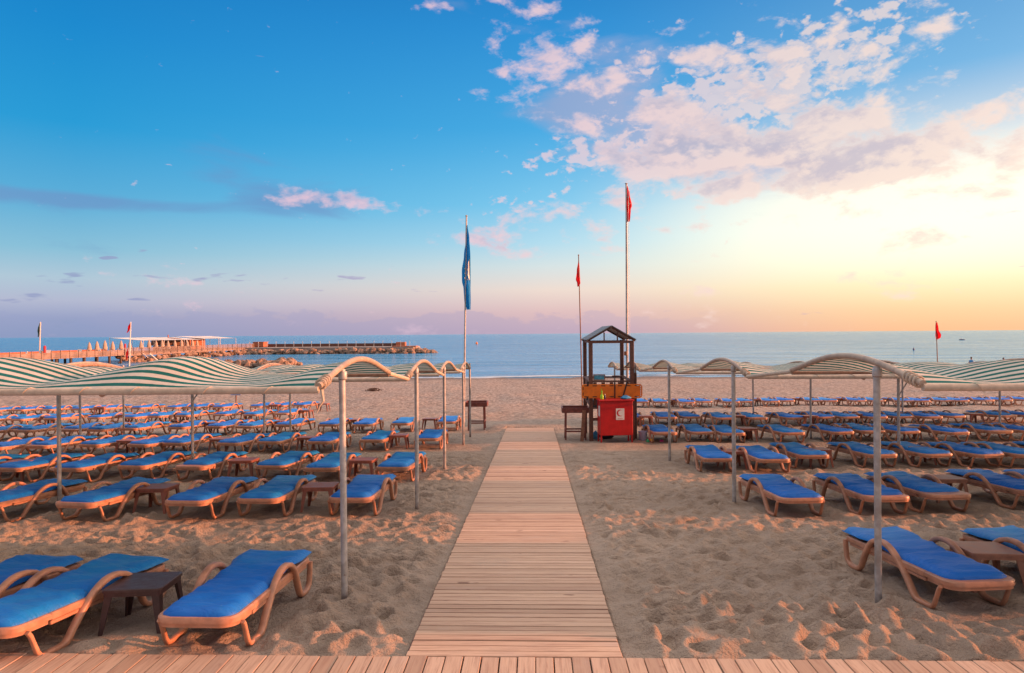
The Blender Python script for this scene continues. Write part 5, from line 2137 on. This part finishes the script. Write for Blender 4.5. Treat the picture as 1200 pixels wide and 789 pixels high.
thick = wt.mapr(dens, 0.06, 0.36)
lit = wt.mapr(wt.math("SUBTRACT", n, nb), -0.05, 0.07)
fR = wt.mapr(dd, R(75), R(30), 0, 1)
c_lit = wt.mix(fR, srgb(238, 200, 214), srgb(255, 228, 212))
c_sh = wt.mix(fR, srgb(128, 156, 200), srgb(205, 190, 200))
shade = wt.math("MULTIPLY", thick, wt.math("SUBTRACT", 1.0, wt.math("MULTIPLY", lit, 0.85)))
c_cl = wt.mix(shade, c_lit, c_sh)
sky_c = wt.mix(wt.math("MULTIPLY", cov, 0.86), base_c, c_cl)

# low lavender bank over the horizon and the small flat clouds above it
bn = wt.noise(wt.mapping(avec, (11, 26, 1)), 1.0, 6, 0.6)
bank_top = wt.math("ADD", azel(300, 386)[1], wt.math("MULTIPLY", wt.math("SUBTRACT", bn, 0.33), 0.11))
bank = wt.mapr(wt.math("SUBTRACT", bank_top, el), -0.0015, 0.006)
bank = wt.math("MULTIPLY", bank, wt.mapr(dd, R(38), R(60), 0.0, 0.44))
c_bank = wt.mix(fLC, srgb(150, 160, 200), srgb(182, 166, 194))
sky_c = wt.mix(bank, sky_c, c_bank)
sn = wt.noise(wt.mapping(avec, (14, 62, 1), loc=(3.1, 1.7, 0)), 1.0, 3, 0.5)
sreg = total([window(240, 335, 330, 24, 0.0, 0.13), window(28, 347, 40, 9, 0.0, 0.16), window(255, 323, 30, 4, 0.12, 0.22), window(375, 327, 30, 8, 0.0, 0.12), window(125, 303, 16, 4, 0.2, 0.24), window(160, 351, 18, 3, 0, 0.2)])
sc_ = wt.mapr(wt.math("ADD", wt.math("SUBTRACT", sn, 0.72), sreg), 0.0, 0.07)
sky_c = wt.mix(wt.math("MULTIPLY", sc_, 0.75), sky_c, wt.mix(fLC, srgb(140, 150, 194), srgb(188, 168, 200)))

# the broad aureole round the sun itself, which stands to the right of the view
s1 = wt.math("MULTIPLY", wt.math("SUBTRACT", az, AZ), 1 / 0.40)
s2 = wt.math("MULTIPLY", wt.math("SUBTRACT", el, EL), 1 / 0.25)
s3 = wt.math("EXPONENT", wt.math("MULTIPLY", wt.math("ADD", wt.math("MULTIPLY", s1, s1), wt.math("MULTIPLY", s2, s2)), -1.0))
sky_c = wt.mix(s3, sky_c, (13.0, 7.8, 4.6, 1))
# unseen sky overhead brightened to light the ground, dimmer behind the camera for relief
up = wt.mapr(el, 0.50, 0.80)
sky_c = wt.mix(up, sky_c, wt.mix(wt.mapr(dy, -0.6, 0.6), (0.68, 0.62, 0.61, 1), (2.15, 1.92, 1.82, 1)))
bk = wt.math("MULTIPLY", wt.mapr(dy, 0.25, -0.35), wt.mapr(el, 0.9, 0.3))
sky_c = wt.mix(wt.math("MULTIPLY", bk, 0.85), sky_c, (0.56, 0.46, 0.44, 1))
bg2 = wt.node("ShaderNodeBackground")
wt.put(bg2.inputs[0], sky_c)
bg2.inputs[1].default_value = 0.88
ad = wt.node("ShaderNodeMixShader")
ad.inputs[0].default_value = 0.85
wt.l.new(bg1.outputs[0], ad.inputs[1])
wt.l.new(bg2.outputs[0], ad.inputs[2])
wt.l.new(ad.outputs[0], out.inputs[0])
world.cycles.sampling_method = "MANUAL"
world.cycles.sample_map_resolution = 512

# ------------------------------------------------------------------ render settings
vs = scene.view_settings
vs.view_transform = "Standard"
vs.look = "None"
vs.exposure = 0.40
vs.gamma = 1.0
scene.cycles.use_denoising = True
scene.cycles.max_bounces = 6
scene.cycles.sample_clamp_indirect = 4.0
